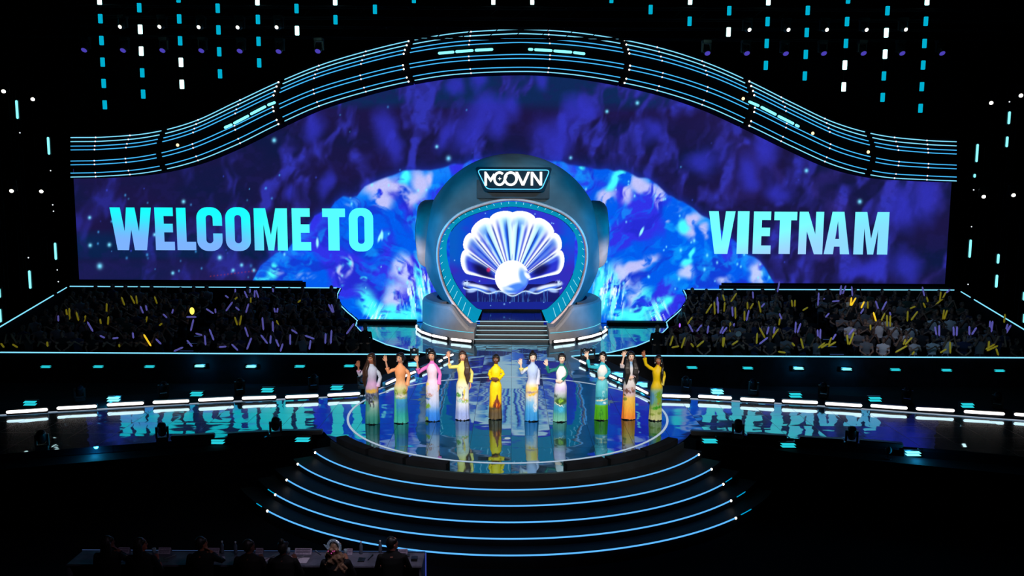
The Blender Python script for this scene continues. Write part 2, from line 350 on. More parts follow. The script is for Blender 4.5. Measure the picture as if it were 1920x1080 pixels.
def shell_picture(x, y):
    c = np.zeros(x.shape + (3,)) + np.array([8, 72, 200.])
    c = mix(c, [56, 44, 195], sst(.52, .70, fbm(x / 60, y / 45, 5, 3)) * .8); c = mix(c, [50, 36, 165], sst(480, 510, y) * .6); c = mix(c, [20, 30, 120], sst(545, 565, y) * .7)
    c = mix(c, [8, 90, 185], sst(880, 850, x) * (1 - sst(480, 510, y)) * .8); c = mix(c, [0, 90, 215], sst(1040, 1070, x) * (1 - sst(440, 500, y)) * .7)
    r = np.random.default_rng(5)
    for _ in range(60):
        px, py = r.uniform(842, 1080), r.uniform(390, 575); s = r.uniform(.8, 1.6); c = mix(c, [150, 220, 255], np.exp(-(((x - px) / s) ** 2 + ((y - py) / s) ** 2)) * .9)
    # fan
    ax, ay = 961., 532.
    th = np.degrees(np.arctan2(ay - y, -(x - ax)))           # 0 = towards smaller x, 90 = up
    rr = np.hypot(x - ax, (y - ay))
    tt = np.where(th > 90, 180 - th, th)
    nt = np.array([12, 35.1, 50.7, 70.6, 91.5]); nR = np.array([86, 108, 121, 128, 129.])
    R = np.interp(tt, nt, nR); k = np.clip(np.searchsorted(nt, tt) - 1, 0, 3); lo = nt[k]; hi = nt[np.minimum(k + 1, 4)]
    u = np.clip((tt - lo) / (hi - lo), 0, 1); R = R + 9 * np.sqrt(np.clip(1 - (2 * u - 1) ** 2, 0, 1))
    inside = (tt > 12) & (rr < R) & (y < 533); f_ = rr / R
    n = fbm(tt / 2.2 + (th > 90) * 40, rr / 160, 14, 3)
    wseam = np.minimum(u, 1 - u)
    sh = np.zeros(c.shape) + np.array([248, 250, 252.])
    side = np.clip((62 - tt) / 35, 0, 1)
    mir = np.where(th > 90, 1 - u, u)
    def stp(c0, w0, w1_): return np.exp(-((u - c0) / (w0 + w1_ * f_)) ** 2)
    nn_ = fbm(tt / 9 + (th > 90) * 40, rr / 40, 14, 3); fade = 1 - sst(.72, .93, f_ + .12 * (nn_ - .5))
    sh = mix(sh, [150, 225, 240], stp(.62, .22, .05) * (1 - sst(.86, .95, f_)) * .8)
    sh = mix(sh, [24, 84, 222], stp(.60, .075, .02) * fade * 1.0); sh = mix(sh, [14, 24, 120], stp(.66, .03, .0) * fade * .8); sh = mix(sh, [40, 60, 205], stp(.26, .06, .02) * fade * .8)
    sh = mix(sh, [36, 44, 195], side * sst(.10, .26, u) * sst(.06, .22, 1 - u) * (1 - sst(.84, .95, f_)) * .95)
    sh = mix(sh, [70, 110, 235], side * stp(.75, .06, .03) * .8 * (1 - sst(.8, .95, f_)))
    sh = mix(sh, [70, 120, 230], sst(.60, .75, nn_) * .5 * (1 - sst(.8, .95, f_)))
    sh = mix(sh, [24, 44, 160], np.exp(-(wseam * (hi - lo) / .9) ** 2) * (1 - sst(.80, .95, f_)) * .85)
    sh = mix(sh, [14, 12, 60], blob(x, y, 905, 508, 20, 9, 35, .6) * .9); sh = mix(sh, [14, 12, 60], blob(x, y, 1014, 506, 16, 8, -30, .6) * .8)
    sh = mix(sh, [250, 252, 255], (f_ > .955) * 1.0); sh = mix(sh, [235, 245, 255], np.exp(-((tt - 13) / 1.6) ** 2) * 1.0)
    c = np.where(inside[..., None], sh, c); c = mix(c, [230, 30, 90], blob(x, y, 916, 506, 3.5, 4, 0, .6) * .8)
    # lower lip
    lip = 549 + 3.5 * np.cos((x - 961) / 7.2) + 2.5 * np.cos((x - 961) / 17) - 16 * np.clip((abs(x - 961) - 62) / 32, 0, 1) ** 1.5
    dk = (y > 527 + 0 * x) & (y < lip) & (abs(x - 961) < 92) & (y > 533 - 12 * np.clip((abs(x - 961) - 60) / 30, 0, 1))
    c = np.where(dk[..., None], np.array([22, 20, 90.]), c)
    c = mix(c, [20, 22, 84], ((y >= lip) & (y < 566) & (abs(x - 961) < 88)) * .75)
    for s in (-1, 1):
        c = mix(c, [215, 228, 252], blob(x, y, 961 + s * 65, 538, 24, 4.5, -s * 12, .5)); c = mix(c, [60, 110, 230], blob(x, y, 961 + s * 66, 542, 22, 2.6, -s * 14, .5))
        c = mix(c, [190, 215, 250], blob(x, y, 961 + s * 87, 531, 6, 5, 0, .6) * sst(.35, .5, fbm(x / 3, y / 3, 6, 2)))
        c = mix(c, [120, 160, 245], blob(x, y, 961 + s * 36, 545, 9, 4, -s * 30, .5) * .9); c = mix(c, [170, 200, 250], blob(x, y, 961 + s * 76, 545, 9, 3.5, s * 10, .5) * .9)
    c = mix(c, [205, 235, 252], np.exp(-((y - lip) / 1.5) ** 2) * (abs(x - 961) < 93)); c = mix(c, [70, 140, 220], sst(.6, .72, vnoise(x / 1.1, y / 30, 3)) * ((y > lip) & (y < 566) & (abs(x - 961) < 66)) * .5)
    # pearl
    pr = np.hypot((x - 960), (y - 520)); pe = np.zeros(c.shape) + np.array([250, 252, 254.])
    pe = mix(pe, [70, 130, 235], blob(x, y, 968, 540, 22, 9, -14, .4)); pe = mix(pe, [190, 215, 250], blob(x, y, 952, 541, 10, 3, 10, .6)); pe = mix(pe, [60, 90, 225], sst(24, 31, pr) * sst(955, 975, x) * sst(505, 512, y))
    pe = mix(pe, [90, 150, 240], blob(x, y, 981, 520, 7, 16, -15, .5) * .9); c = np.where((pr < 32)[..., None], pe, c); c = mix(c, [240, 248, 255], blob(x, y, 989, 517, 8, 4, 50, .5) * (pr < 40))
    return s2l(np.clip(c, 0, 255) / 255)

def to_px(X, Z, D):                                       # the photo pixel that shows point (X, D, Z)
    c, s = math.cos(PITCH), math.sin(PITCH); v = HC - Z
    dep = D * c + v * s; V = F * (v * c - D * s) / dep; U = F * X / dep
    cr, sr = math.cos(ROLL), math.sin(ROLL); return 960 + U * cr - V * sr, 540 + U * sr + V * cr
def screen_grid(name, inside, x0, x1, z0, z1, step, D, pic, m, parent=None):
    nx = int((x1 - x0) / step) + 1; nz = int((z1 - z0) / step) + 1
    X, Z = np.meshgrid(np.linspace(x0, x1, nx), np.linspace(z0, z1, nz)); ok = inside(X, Z)
    q = ok[:-1, :-1] & ok[1:, :-1] & ok[:-1, 1:] & ok[1:, 1:]
    ii, jj = np.nonzero(q); a = ii * nx + jj; Fq = np.stack([a, a + 1, a + nx + 1, a + nx], 1)
    used = np.unique(Fq); remap = np.full(nx * nz, -1); remap[used] = np.arange(len(used)); Fq = remap[Fq]
    Xu = X.ravel()[used]; Zu = Z.ravel()[used]; me = bpy.data.meshes.new(name)
    me.vertices.add(len(used)); me.loops.add(Fq.size); me.polygons.add(len(Fq))
    co = np.stack([Xu, np.full(len(used), float(D)), Zu], 1); me.vertices.foreach_set('co', co.ravel())
    me.loops.foreach_set('vertex_index', Fq.ravel().astype(np.int32))
    me.polygons.foreach_set('loop_start', np.arange(0, Fq.size, 4, dtype=np.int32)); me.update(calc_edges=True); me.validate()
    px, py = to_px(Xu, Zu, D); setcol(me, pic(px, py)); me.materials.append(m)
    o = bpy.data.objects.new(name, me); COL.objects.link(o)
    if parent: o.parent = parent
    return o
# ------------------------------------------------------------------ the hall
def struct(o, label=None): return tag(o, label, None, None, 'structure')
struct(MB().box(-34, 34, -8, 42, -1.3, -1.15).build('floor', VOID))
struct(MB().box(-34, 34, 40.2, 40.6, -1.15, 26).build('wall_back', VOID))
struct(MB().box(-34, -33.6, -8, 40.2, -1.15, 26).build('wall_left', VOID))
struct(MB().box(33.6, 34, -8, 40.2, -1.15, 26).build('wall_right', VOID))
struct(MB().box(-34, 34, -8, 42, 26, 26.3).build('ceiling', VOID))
FLOOR_Z = -1.15

# glossy black stage surface with faint panel joints
def floor_mat():
    m = bpy.data.materials.new('glossy_stage'); m.use_nodes = True; nt = m.node_tree; N = nt.nodes.new; L = nt.links.new
    b = nt.nodes['Principled BSDF']; b.inputs['Base Color'].default_value = (.003, .010, .016, 1)
    b.inputs['Specular IOR Level'].default_value = .15; b.inputs['Roughness'].default_value = .3
    g = N('ShaderNodeBsdfGlossy'); g.distribution = 'BECKMANN'; g.inputs['Roughness'].default_value = .04
    mx = N('ShaderNodeMixShader'); mx.inputs[0].default_value = .62
    tc = N('ShaderNodeTexCoord')
    # every floor panel lies a hair out of true, and its foil ripples
    fl = N('ShaderNodeVectorMath'); fl.operation = 'FLOOR'; L(tc.outputs['Object'], fl.inputs[0])
    wn = N('ShaderNodeTexWhiteNoise'); wn.noise_dimensions = '3D'; L(fl.outputs[0], wn.inputs['Vector'])
    s1 = N('ShaderNodeVectorMath'); s1.operation = 'SUBTRACT'; L(wn.outputs['Color'], s1.inputs[0]); s1.inputs[1].default_value = (.5, .5, .5)
    m1 = N('ShaderNodeVectorMath'); m1.operation = 'MULTIPLY'; L(s1.outputs[0], m1.inputs[0]); m1.inputs[1].default_value = (.014, .024, 0)
    out = m1.outputs[0]
    for sc_, amp in (((.55, 1.5, 1), (.020, .050, 0)), ((1.8, 3.6, 1), (.022, .030, 0))):
        mp = N('ShaderNodeMapping'); mp.inputs['Scale'].default_value = sc_; L(tc.outputs['Object'], mp.inputs[0])
        n = N('ShaderNodeTexNoise'); n.inputs['Scale'].default_value = 1.0; n.inputs['Detail'].default_value = 1.5; L(mp.outputs[0], n.inputs['Vector'])
        s2 = N('ShaderNodeVectorMath'); s2.operation = 'SUBTRACT'; L(n.outputs['Color'], s2.inputs[0]); s2.inputs[1].default_value = (.5, .5, .5)
        m2 = N('ShaderNodeVectorMath'); m2.operation = 'MULTIPLY'; L(s2.outputs[0], m2.inputs[0]); m2.inputs[1].default_value = amp
        ad = N('ShaderNodeVectorMath'); ad.operation = 'ADD'; L(out, ad.inputs[0]); L(m2.outputs[0], ad.inputs[1]); out = ad.outputs[0]
    ge = N('ShaderNodeNewGeometry'); a2 = N('ShaderNodeVectorMath'); a2.operation = 'ADD'; L(ge.outputs['Normal'], a2.inputs[0]); L(out, a2.inputs[1])
    nn = N('ShaderNodeVectorMath'); nn.operation = 'NORMALIZE'; L(a2.outputs[0], nn.inputs[0]); L(nn.outputs[0], g.inputs['Normal'])
    br = N('ShaderNodeTexBrick'); br.inputs['Scale'].default_value = 1.0; br.inputs['Mortar Size'].default_value = .006; br.offset = 0
    br.inputs['Brick Width'].default_value = 1.0; br.inputs['Row Height'].default_value = 1.0
    br.inputs['Color1'].default_value = (1, 1, 1, 1); br.inputs['Color2'].default_value = (1, 1, 1, 1); br.inputs['Mortar'].default_value = (.35, .35, .35, 1)
    L(tc.outputs['Object'], br.inputs['Vector'])
    mu = N('ShaderNodeMix'); mu.data_type = 'RGBA'; mu.blend_type = 'MULTIPLY'; mu.inputs[0].default_value = 1
    mu.inputs[6].default_value = (.31, .53, .66, 1); L(br.outputs['Color'], mu.inputs[7]); L(mu.outputs[2], g.inputs['Color'])
    L(b.outputs[0], mx.inputs[1]); L(g.outputs[0], mx.inputs[2]); L(mx.outputs[0], nt.nodes['Material Output'].inputs[0])
    return m
GLOSS = floor_mat()
CX, CY = -.1, 23.2
DISC = [(2.2, 31.0), (3.72, 31.78), (4.9, 33.1), (5.75, 34.55), (6.5, 36.3), (6.95, 37.6), (7.1, 38.72)]
outl = [(-16.5, 17.6), (-11.33, 19.5), (-7.04, 20.75), (-5.0, 21.3)]
for k in range(0, 41):
    a = math.radians(203 + (337 - 203) * k / 40); outl.append((CX + 5.08 * math.cos(a), CY + 5.08 * math.sin(a)))
outl += [(4.75, 21.3), (7.0, 20.9), (10.9, 19.9), (16.5, 17.9), (16.5, 21.9), (14, 22.7), (8.5, 24.2), (4.45, 24.98)]
outl += DISC + [(-x, y) for x, y in DISC[::-1]] + [(-4.45, 24.98), (-8.5, 24.1), (-13.84, 22.6), (-16.5, 21.8)]
struct(prism('stage_floor', outl, -1.14, 0, [GLOSS][0]), 'glossy black stage floor mirroring the video wall')

def strip(name, pts, r, m, parent=None, n=6): 
    b = MB(); b.tube(pts, r, n, True); return b.build(name, m, parent)
def ring_mesh(r0, r1, z, a0=0, a1=360, n=128, cx=CX, cy=CY, t=.008):
    b = MB(); full = a1 - a0 >= 360; rings = []
    for k in range(n + (0 if full else 1)):
        a = math.radians(a0 + (a1 - a0) * k / n); c, s = math.cos(a), math.sin(a)
        rings.append([(cx + r0 * c, cy + r0 * s, z), (cx + r1 * c, cy + r1 * s, z), (cx + r1 * c, cy + r1 * s, z + t), (cx + r0 * c, cy + r0 * s, z + t)])
    if full: rings.append(rings[0])
    v, f = loft(rings, not full); return b.add(v, f)
RING = emat('ring_white', (.40, .50, .62), 1.0)
o = ring_mesh(4.35, 4.41, .001).build('floor_ring', RING)
tag(o, 'white glowing circle line set into the round stage floor', 'floor line')
for sx in (-1, 1):
    side = 'WELCOME TO' if sx < 0 else 'VIETNAM'
    o = strip('edge_light_strip', [(sx * 4.45, 24.98, .012), (sx * 8.5, 24.12 + .05 * (sx > 0), .012), (sx * 13.84, 22.62, .012), (sx * 16.4, 21.87, .012)], .014, EDGE_WHITE)
    tag(o, 'thin pale line along the back of the walkway under ' + side, 'edge light')
    o = strip('edge_light_strip', [(sx * 4.40, 24.98, .012), (sx * 2.2, 30.95, .012)], .016, EDGE_WHITE)
    tag(o, 'thin pale line along the runway edge nearest ' + side, 'edge light')
    o = strip('edge_light_strip', [(sx * (x + .02), y, .02) for x, y in DISC], .022, CYAN_TUBE_W)
    tag(o, 'cyan light line round the rear stage on the side of ' + side, 'edge light')
# star shaped spots of light marked into the round floor, one small disc near its front
STAR = emat('star_mark', (.12, .22, .30), .6)
for i, (px, py, q) in enumerate(((793, 749, .42), (1140, 753, .42))):
    g = G(px, py, .003); v = []
    for k in range(16):
        r = q if k % 4 == 0 else (.22 if k % 2 == 0 else .12); a = k * math.pi / 8; v.append((g.x + r * math.cos(a), g.y + r * 1.2 * math.sin(a), .004))
    tag(mk('star_mark', v, [tuple(range(16))], STAR), 'pale star mark on the round floor behind the %s' % ('woman with pink sleeves' if i == 0 else 'woman with turquoise sleeves'), 'floor mark')
g = G(951.5, 822, 0); tag(MB().cyl((g.x, g.y, .004), (0, 0, 1), .075, .006, 24).build('position_marker', emat('marker', (.5, .6, .65), .8)), 'small white disc marker on the front of the round floor', 'floor mark')
# black low speaker wedges along the round front edge
for i, (a0, a1, R) in enumerate(((214, 229, 5.0), (230, 242, 4.98), (243, 254.5, 4.98), (285.5, 297, 4.98), (298, 310, 4.98), (311, 326, 5.0))):
    o = ring_mesh(R - .20, R + .06, .001, a0, a1, 14, t=.13).build('stage_wedge', BLACK)
    tag(o, 'low black wedge on the round stage rim, %s from the side of WELCOME TO' % ORD[i], 'stage wedge', group='black wedges on the stage rim')
# curved staircase in front
prof = [(4.95, -.02), (5.12, -.02)]
RK = [5.58, 6.06, 6.52, 6.94, 7.33]
for k, r in enumerate(RK):
    prof += [(prof[-1][0], -.17 * (k + 1) + .0), (r, -.17 * (k + 1))]
prof += [(RK[-1], FLOOR_Z), (4.95, FLOOR_Z)]
def pa(a, r, z): a = math.radians(a); return (CX + r * math.cos(a), CY + r * math.sin(a), z)
v, f = loft([[pa(211 + 118 * k / 60, r, z) for r, z in prof] for k in range(61)])
root = thing('curved_staircase', 'curved black steps edged with blue light in front of the round stage', 'staircase', (0, 0, 0))
STEP = mat('step_black', (.004, .006, .009), .6, noise=.3, nscale=4)
b = MB().add(v, f).build('steps', STEP, root)
ARC = [(214, 326), (215, 322.5), (219, 319.5), (221.5, 316), (224.5, 312.5)]
for k, (a0, a1) in enumerate(ARC):
    r = RK[k] + .012; z = -.17 * (k + 1) - .012
    s = strip('step_light', [pa(a0 + (a1 - a0) * j / 90, r, z) for j in range(91)], .0155, emat('step_light', (.10, .44, 1.0), 1.2), root)
    s['label'] = 'blue light strip on the %s step down' % ORD[k]
    for a in (a0 - .2, a1 + .2):
        v, f = ell(pa(a, r + .01, z), (.028,) * 3, 8, 6); c = mk('strip_end_light', v, f, WHITE_PT, s)
for k, (a0, a1, rr) in enumerate(((218, 221, 6.96), (220, 222, 7.34), (321, 324, 6.53), (318.5, 322, 6.96), (314.5, 318, 7.34))):
    j = 3 if rr > 6.9 and rr < 7 else (4 if rr > 7 else 2)
    strip('step_light', [pa(a0 + (a1 - a0) * q / 6, rr, -.17 * (j + 1)) for q in range(7)], .010, CYAN_SOFT, root)

# ------------------------------------------------------------------ video wall
LOW = [(134, 332), (191, 330.5), (275, 323.5), (360, 304.5), (441, 272.5), (517, 235), (595, 200), (682, 173), (766, 153), (853, 139.5), (986, 134), (1076, 140),
       (1163, 154), (1248, 174), (1331, 202), (1410, 238), (1488, 276), (1568, 311), (1651, 331), (1737, 337), (1786, 339)]
TOP = [(136, 258), (197, 257), (283, 249), (363, 228), (441, 192), (520, 155), (601, 122), (684, 97), (769, 76.5), (857, 62), (944, 56), (985, 55), (1073, 60.5),
       (1159, 73), (1245, 92), (1328, 119), (1408, 154), (1486, 193), (1565, 230), (1647, 253), (1734, 263), (1795, 266)]
def smooth_curve(pts):                                      # Catmull-Rom as a function of x
    X = [p[0] for p in pts]; Y = [p[1] for p in pts]; n = len(pts)
    M = [(Y[min(i + 1, n - 1)] - Y[max(i - 1, 0)]) / (X[min(i + 1, n - 1)] - X[max(i - 1, 0)]) for i in range(n)]
    def g(x):
        i = min(max(int(np.searchsorted(X, x)) - 1, 0), n - 2); h = X[i + 1] - X[i]; t = (x - X[i]) / h
        return (2 * t**3 - 3 * t**2 + 1) * Y[i] + (t**3 - 2 * t**2 + t) * h * M[i] + (-2 * t**3 + 3 * t**2) * Y[i + 1] + (t**3 - t**2) * h * M[i + 1]
    return g
gl, gt = smooth_curve(LOW), smooth_curve(TOP)
SD = 38.8
WX = np.array([P(x, gl(x), SD).x for x in np.linspace(134, 1786, 120)]); WZ = np.array([P(x, gl(x) - 16, SD).z for x in np.linspace(134, 1786, 120)])
sideX = np.array([7.05, 7.2, 7.5, 7.8, 7.98, 7.95, 7.82]); sideZ = np.array([.05, .2, .45, .75, 1.05, 1.3, 1.55])
def in_wall(X, Z):
    top = np.interp(X, WX, WZ); low = (Z >= 1.86) | ((abs(X) < 13.3) & (Z >= 1.56) & (abs(X) < 9.6)) | ((Z >= .02) & (abs(X) < np.interp(Z, sideZ, sideX)))
    hole = (abs(X) < 2.75) & (Z < 5.4) & (Z > .1)
    return (abs(X) < 19.83) & (Z < top) & low & ~hole
SCREEN = amat('video_wall_picture', True, strength=1.12)
vw = screen_grid('video_wall', in_wall, -19.84, 19.84, .02, 12.6, .036, SD, wall_picture, SCREEN)
tag(vw, 'huge wide video wall showing a blue crystal scallop on violet', 'video wall')
MB().box(-20.1, 20.1, SD + .05, SD + .5, .0, 12.0).build('wall_casing', BLACK, vw)
# lettering on the wall (blocky condensed capitals); each letter is given in unit coordinates
def rr(x0, x1, z0, z1, r, n=7):
    p = []
    for cx, cz, a in ((x1 - r, z1 - r, 0), (x0 + r, z1 - r, 90), (x0 + r, z0 + r, 180), (x1 - r, z0 + r, 270)):
        for k in range(n + 1): t = math.radians(a + 90 * k / n); p.append((cx + r * math.cos(t), cz + r * math.sin(t)))
    return p
def letter(ch, x0, x1, z0, z1):
    w = x1 - x0; h = z1 - z0; S = lambda L: [[(x0 + a * w, z0 + b * h) for a, b in l] for l in L]
    if ch == 'W': return S([[(0, 1), (.245, 1), (.34, .42), (.40, 1), (.60, 1), (.69, .42), (.755, 1), (1, 1), (.86, 0), (.57, 0), (.50, .50), (.42, 0), (.15, 0)]])
    if ch == 'E': return S([[(0, 0), (0, 1), (.96, 1), (.96, .80), (.46, .80), (.46, .62), (.93, .62), (.93, .42), (.46, .42), (.46, .20), (1, .20), (1, 0)]])
    if ch == 'L': return S([[(0, 0), (0, 1), (.50, 1), (.50, .20), (1, .20), (1, 0)]])
    if ch == 'M': return S([[(0, 0), (0, 1), (.345, 1), (.50, .36), (.655, 1), (1, 1), (1, 0), (.70, 0), (.70, .62), (.585, 0), (.415, 0), (.28, .64), (.28, 0)]])
    if ch == 'T': return S([[(.25, 0), (.25, .80), (0, .80), (0, 1), (1, 1), (1, .80), (.74, .80), (.74, 0)]])
    if ch == 'V': return S([[(0, 1), (.36, 1), (.51, .28), (.64, 1), (1, 1), (.74, 0), (.25, 0)]])
    if ch == 'I': return S([[(0, 0), (0, 1), (1, 1), (1, 0)]])
    if ch == 'N': return S([[(0, 0), (0, 1), (.36, 1), (.68, .46), (.68, 1), (1, 1), (1, 0), (.66, 0), (.32, .55), (.32, 0)]])
    if ch == 'A': return S([[(0, 0), (.27, 1), (.73, 1), (1, 0), (.64, 0), (.615, .18), (.385, .18), (.36, 0)], [(.42, .36), (.58, .36), (.50, .80)]])
    r = .42 * w
    if ch == 'O': return [rr(x0, x1, z0 - .012 * h, z1 + .012 * h, r), rr(x0 + .36 * w, x1 - .36 * w, z0 + .17 * h, z1 - .17 * h, .13 * w)[::-1]]
    if ch == 'C':
        o_ = rr(x0, x1, z0 - .012 * h, z1 + .012 * h, r); i_ = rr(x0 + .36 * w, x1 - .36 * w, z0 + .17 * h, z1 - .17 * h, .13 * w)
        zc, zd = z0 + .58 * h, z0 + .40 * h
        up = [p for p in o_ if p[1] > z0 + .55 * h]; dn = [p for p in o_ if p[1] < z0 + .45 * h]; iu = [p for p in i_ if p[1] > z0 + .55 * h]; idn = [p for p in i_ if p[1] < z0 + .45 * h]
        return [[(x1, zc)] + up + dn + [(x1, zd), (x1 - .36 * w, zd)] + idn[::-1] + iu[::-1] + [(x1 - .36 * w, zc)]]
    return []
LET = amat('letter_glow', True, strength=1.3)
def let_col_l(co):
    px, py = to_px(co[:, 0], co[:, 2], SD); t = sst(400, 468, py + .06 * (470 - px)); r = sst(440, 560, px) 
    c = np.zeros((len(co), 3)) + np.array([20, 232, 228.]); c = mix(c, [112, 160, 232], t * (1 - .75 * r)); c = mix(c, [95, 245, 232], r * .75)
    return s2l(c / 255)
def let_col_r(co):
    px, py = to_px(co[:, 0], co[:, 2], SD); t = sst(400, 476, py + .25 * (px - 1500)); c = np.zeros((len(co), 3)) + np.array([105, 242, 236.]); c = mix(c, [150, 180, 230], t * .9); c = mix(c, [95, 215, 235], sst(1450, 1650, px) * .5)
    return s2l(c / 255)
for word, items, fn in (('welcome', (('W', 208, 285, 389, 469), ('E', 291.5, 327, 389, 469), ('L', 332, 367, 389.5, 469), ('C', 369.5, 417, 389.5, 469.5), ('O', 423.5, 470, 389.5, 469.5), ('M', 477, 539, 390.5, 469.5), ('E', 548, 583, 390.5, 469.5)), let_col_l),
                        ('to', (('T', 605, 647.5, 391, 469.5), ('O', 654.5, 700, 391, 470.5)), let_col_l),
                        ('vietnam', (('V', 1328, 1377.5, 396, 476), ('I', 1382, 1403.5, 396, 476), ('E', 1412, 1445.5, 396.5, 476), ('T', 1450.5, 1493, 397, 476), ('N', 1497.5, 1543, 397, 476.5), ('A', 1546, 1593.5, 397, 476.5), ('M', 1601.5, 1665, 397.5, 477)), let_col_r)):
    loops = []
    for ch, xa, xb, ya, yb in items:
        pa0 = P(xa, (ya + yb) / 2, SD); pb0 = P(xb, (ya + yb) / 2, SD); zt = P((xa + xb) / 2, ya, SD).z; zb = P((xa + xb) / 2, yb, SD).z
        if ch in 'WA' and ch == 'L': pass
        loops += letter(ch, pa0.x, pb0.x, zb, zt)
    o = flat_shape('lettering', loops, SD - .03, LET, vw, .02, fn); o['label'] = 'glowing capitals of the word ' + word.upper()
# thin tint edges: split horizontally so the gradient has vertices to sit on
for o in [c for c in vw.children if c.name.startswith('lettering')]:
    bm = bmesh.new(); bm.from_mesh(o.data)
    zs = [v_.co.z for v_ in bm.verts]; z0, z1 = min(zs), max(zs)
    for k in range(1, 12):
        bmesh.ops.bisect_plane(bm, geom=bm.verts[:] + bm.edges[:] + bm.faces[:], plane_co=(0, 0, z0 + (z1 - z0) * k / 12), plane_no=(0, 0, 1))
    bm.to_mesh(o.data); bm.free()
    co = np.empty(len(o.data.vertices) * 3); o.data.vertices.foreach_get('co', co); co = co.reshape(-1, 3)
    setcol(o.data, (let_col_r if co[:, 0].mean() > 0 else let_col_l)(co))
# base under the wall, black
for sx in (-1, 1):
    o = MB().box(sx * 4.35 if sx > 0 else -7.0, 7.0 if sx > 0 else -4.35, 38.15, 38.72, .0, .14, .02).build('wall_plinth', BLACK)
    tag(o, 'low black plinth under the video wall beside the helmet, nearest ' + ('WELCOME TO' if sx < 0 else 'VIETNAM'), 'plinth')

# ------------------------------------------------------------------ wavy light header over the wall
FR = [0, .103, .216, .312, .595, .69, .90, 1.0]
SEAMS = [130, 308, 528, 772, 1165, 1399, 1627, 1796]
HD = 37.7
BARS = {1: [(420, 240, 436, 233), (437.5, 232, 467, 216.5), (469, 214.5, 499, 199), (501, 197.5, 517, 191.5)],
        3: [(821, 100, 852, 97.5), (853.5, 97, 888, 94.5), (890, 94.3, 925, 92.5), (990, 92.3, 1000, 92.8), (1001.5, 93, 1036, 95), (1037.5, 95.3, 1073, 98), (1074.5, 98.3, 1097.5, 101)],
        5: [(1403, 190, 1424, 199), (1426, 200, 1456, 215.5), (1458, 217, 1489, 232.5), (1490.5, 233.5, 1499, 238)]}
PTS = {0: [(333, 272)], 4: [(1393.6, 185)], 5: [(1524, 250)], 6: [(1628, 285)]}
for i in range(7):
    a, b_ = SEAMS[i], SEAMS[i + 1]; ends = (a + (6 if i else 3), b_ - (6 if i < 6 else 3))
    root = thing('light_header', 'wavy black header of cyan light lines, %s panel from the side of WELCOME TO' % ORD[i], 'light header', P((a + b_) / 2, gl((a + b_) / 2), HD), group='header panels over the video wall')
    off = root.location.copy()
    xs = np.linspace(a + 1.2, b_ - 1.2, 26); rings = []
    for x in xs:
        t0, l0 = gt(x) - 5, gl(x) + 2.5; t = P(x, t0, HD + .04); l = P(x, l0, HD + .04); x3 = t.x
        h = t.z - l.z
        prof2 = [(t.z, 0), (t.z - .36 * h, 0), (t.z - .40 * h, .22), (t.z - .54 * h, .22), (t.z - .57 * h, .0), (t.z - .73 * h, 0), (t.z - .76 * h, .16), (t.z - .86 * h, .16), (t.z - .88 * h, 0), (l.z, 0), (l.z, .9), (t.z, .9)]
        rings.append([Vector((x3, HD + .04 + d, z)) - off for z, d in prof2])
    v, f = loft(rings); MB().add(v, f).build('header_body', BLACK, root)
    for q in (5, 20): c_ = rings[q][11]; MB().tube([(c_.x, c_.y - .3, c_.z - .05), (c_.x, c_.y - .3, 25.99 - off.z)], .012, 5).build('hanging_cable', BLACK, root)
    for k, fr in enumerate(FR):
        pts = []
        for x in np.linspace(ends[0], ends[1], 30):
            bow = 11 * math.sin(math.pi * fr) * np.clip((x - 960) / 190, -1, 1) * (1 - sst(.8, 1, np.array(abs(x - 960) / 835.0)))
            y = gt(x) * (1 - fr) + gl(x) * fr; pts.append(P(x + float(bow), y, HD) - off)
        s = strip('light_line', pts, .021, CYAN_TUBE_W if k in (0, 1, 7) else CYAN_TUBE, root, 6)
        if i in (1, 2, 4, 5):
            e = pts[-1] if i in (1, 2) else pts[0]
            v, f = ell(e, (.038,) * 3, 8, 6); mk('end_light', v, f, WHITE_PT, s)
        j = 3 + (k * 7) % 5
        for q in (0.3, .66):
            p = pts[int(q * 29)]; v, f = ell(p + Vector((0, -.01, 0)), (.04, .03, .035), 6, 5); mk('joint_light', v, f, emat('joint', (.9, .85, 1), 1.2), s)
    for (x0, y0, x1, y1) in BARS.get(i, []):
        p0, p1 = P(x0, y0, HD + .12) - off, P(x1, y1, HD + .12) - off
        d_ = (p1 - p0).normalized() * .06; MB().tube([p0 + d_, p1 - d_], .058, 8).build('bright_bar', CYAN_BRIGHT, root)
    for (x0, y0) in PTS.get(i, []):
        v, f = ell(P(x0, y0, HD) - off, (.07,) * 3, 8, 6); mk('pin_light', v, f, emat('warm_pin', (1, .75, .35), 2), root)

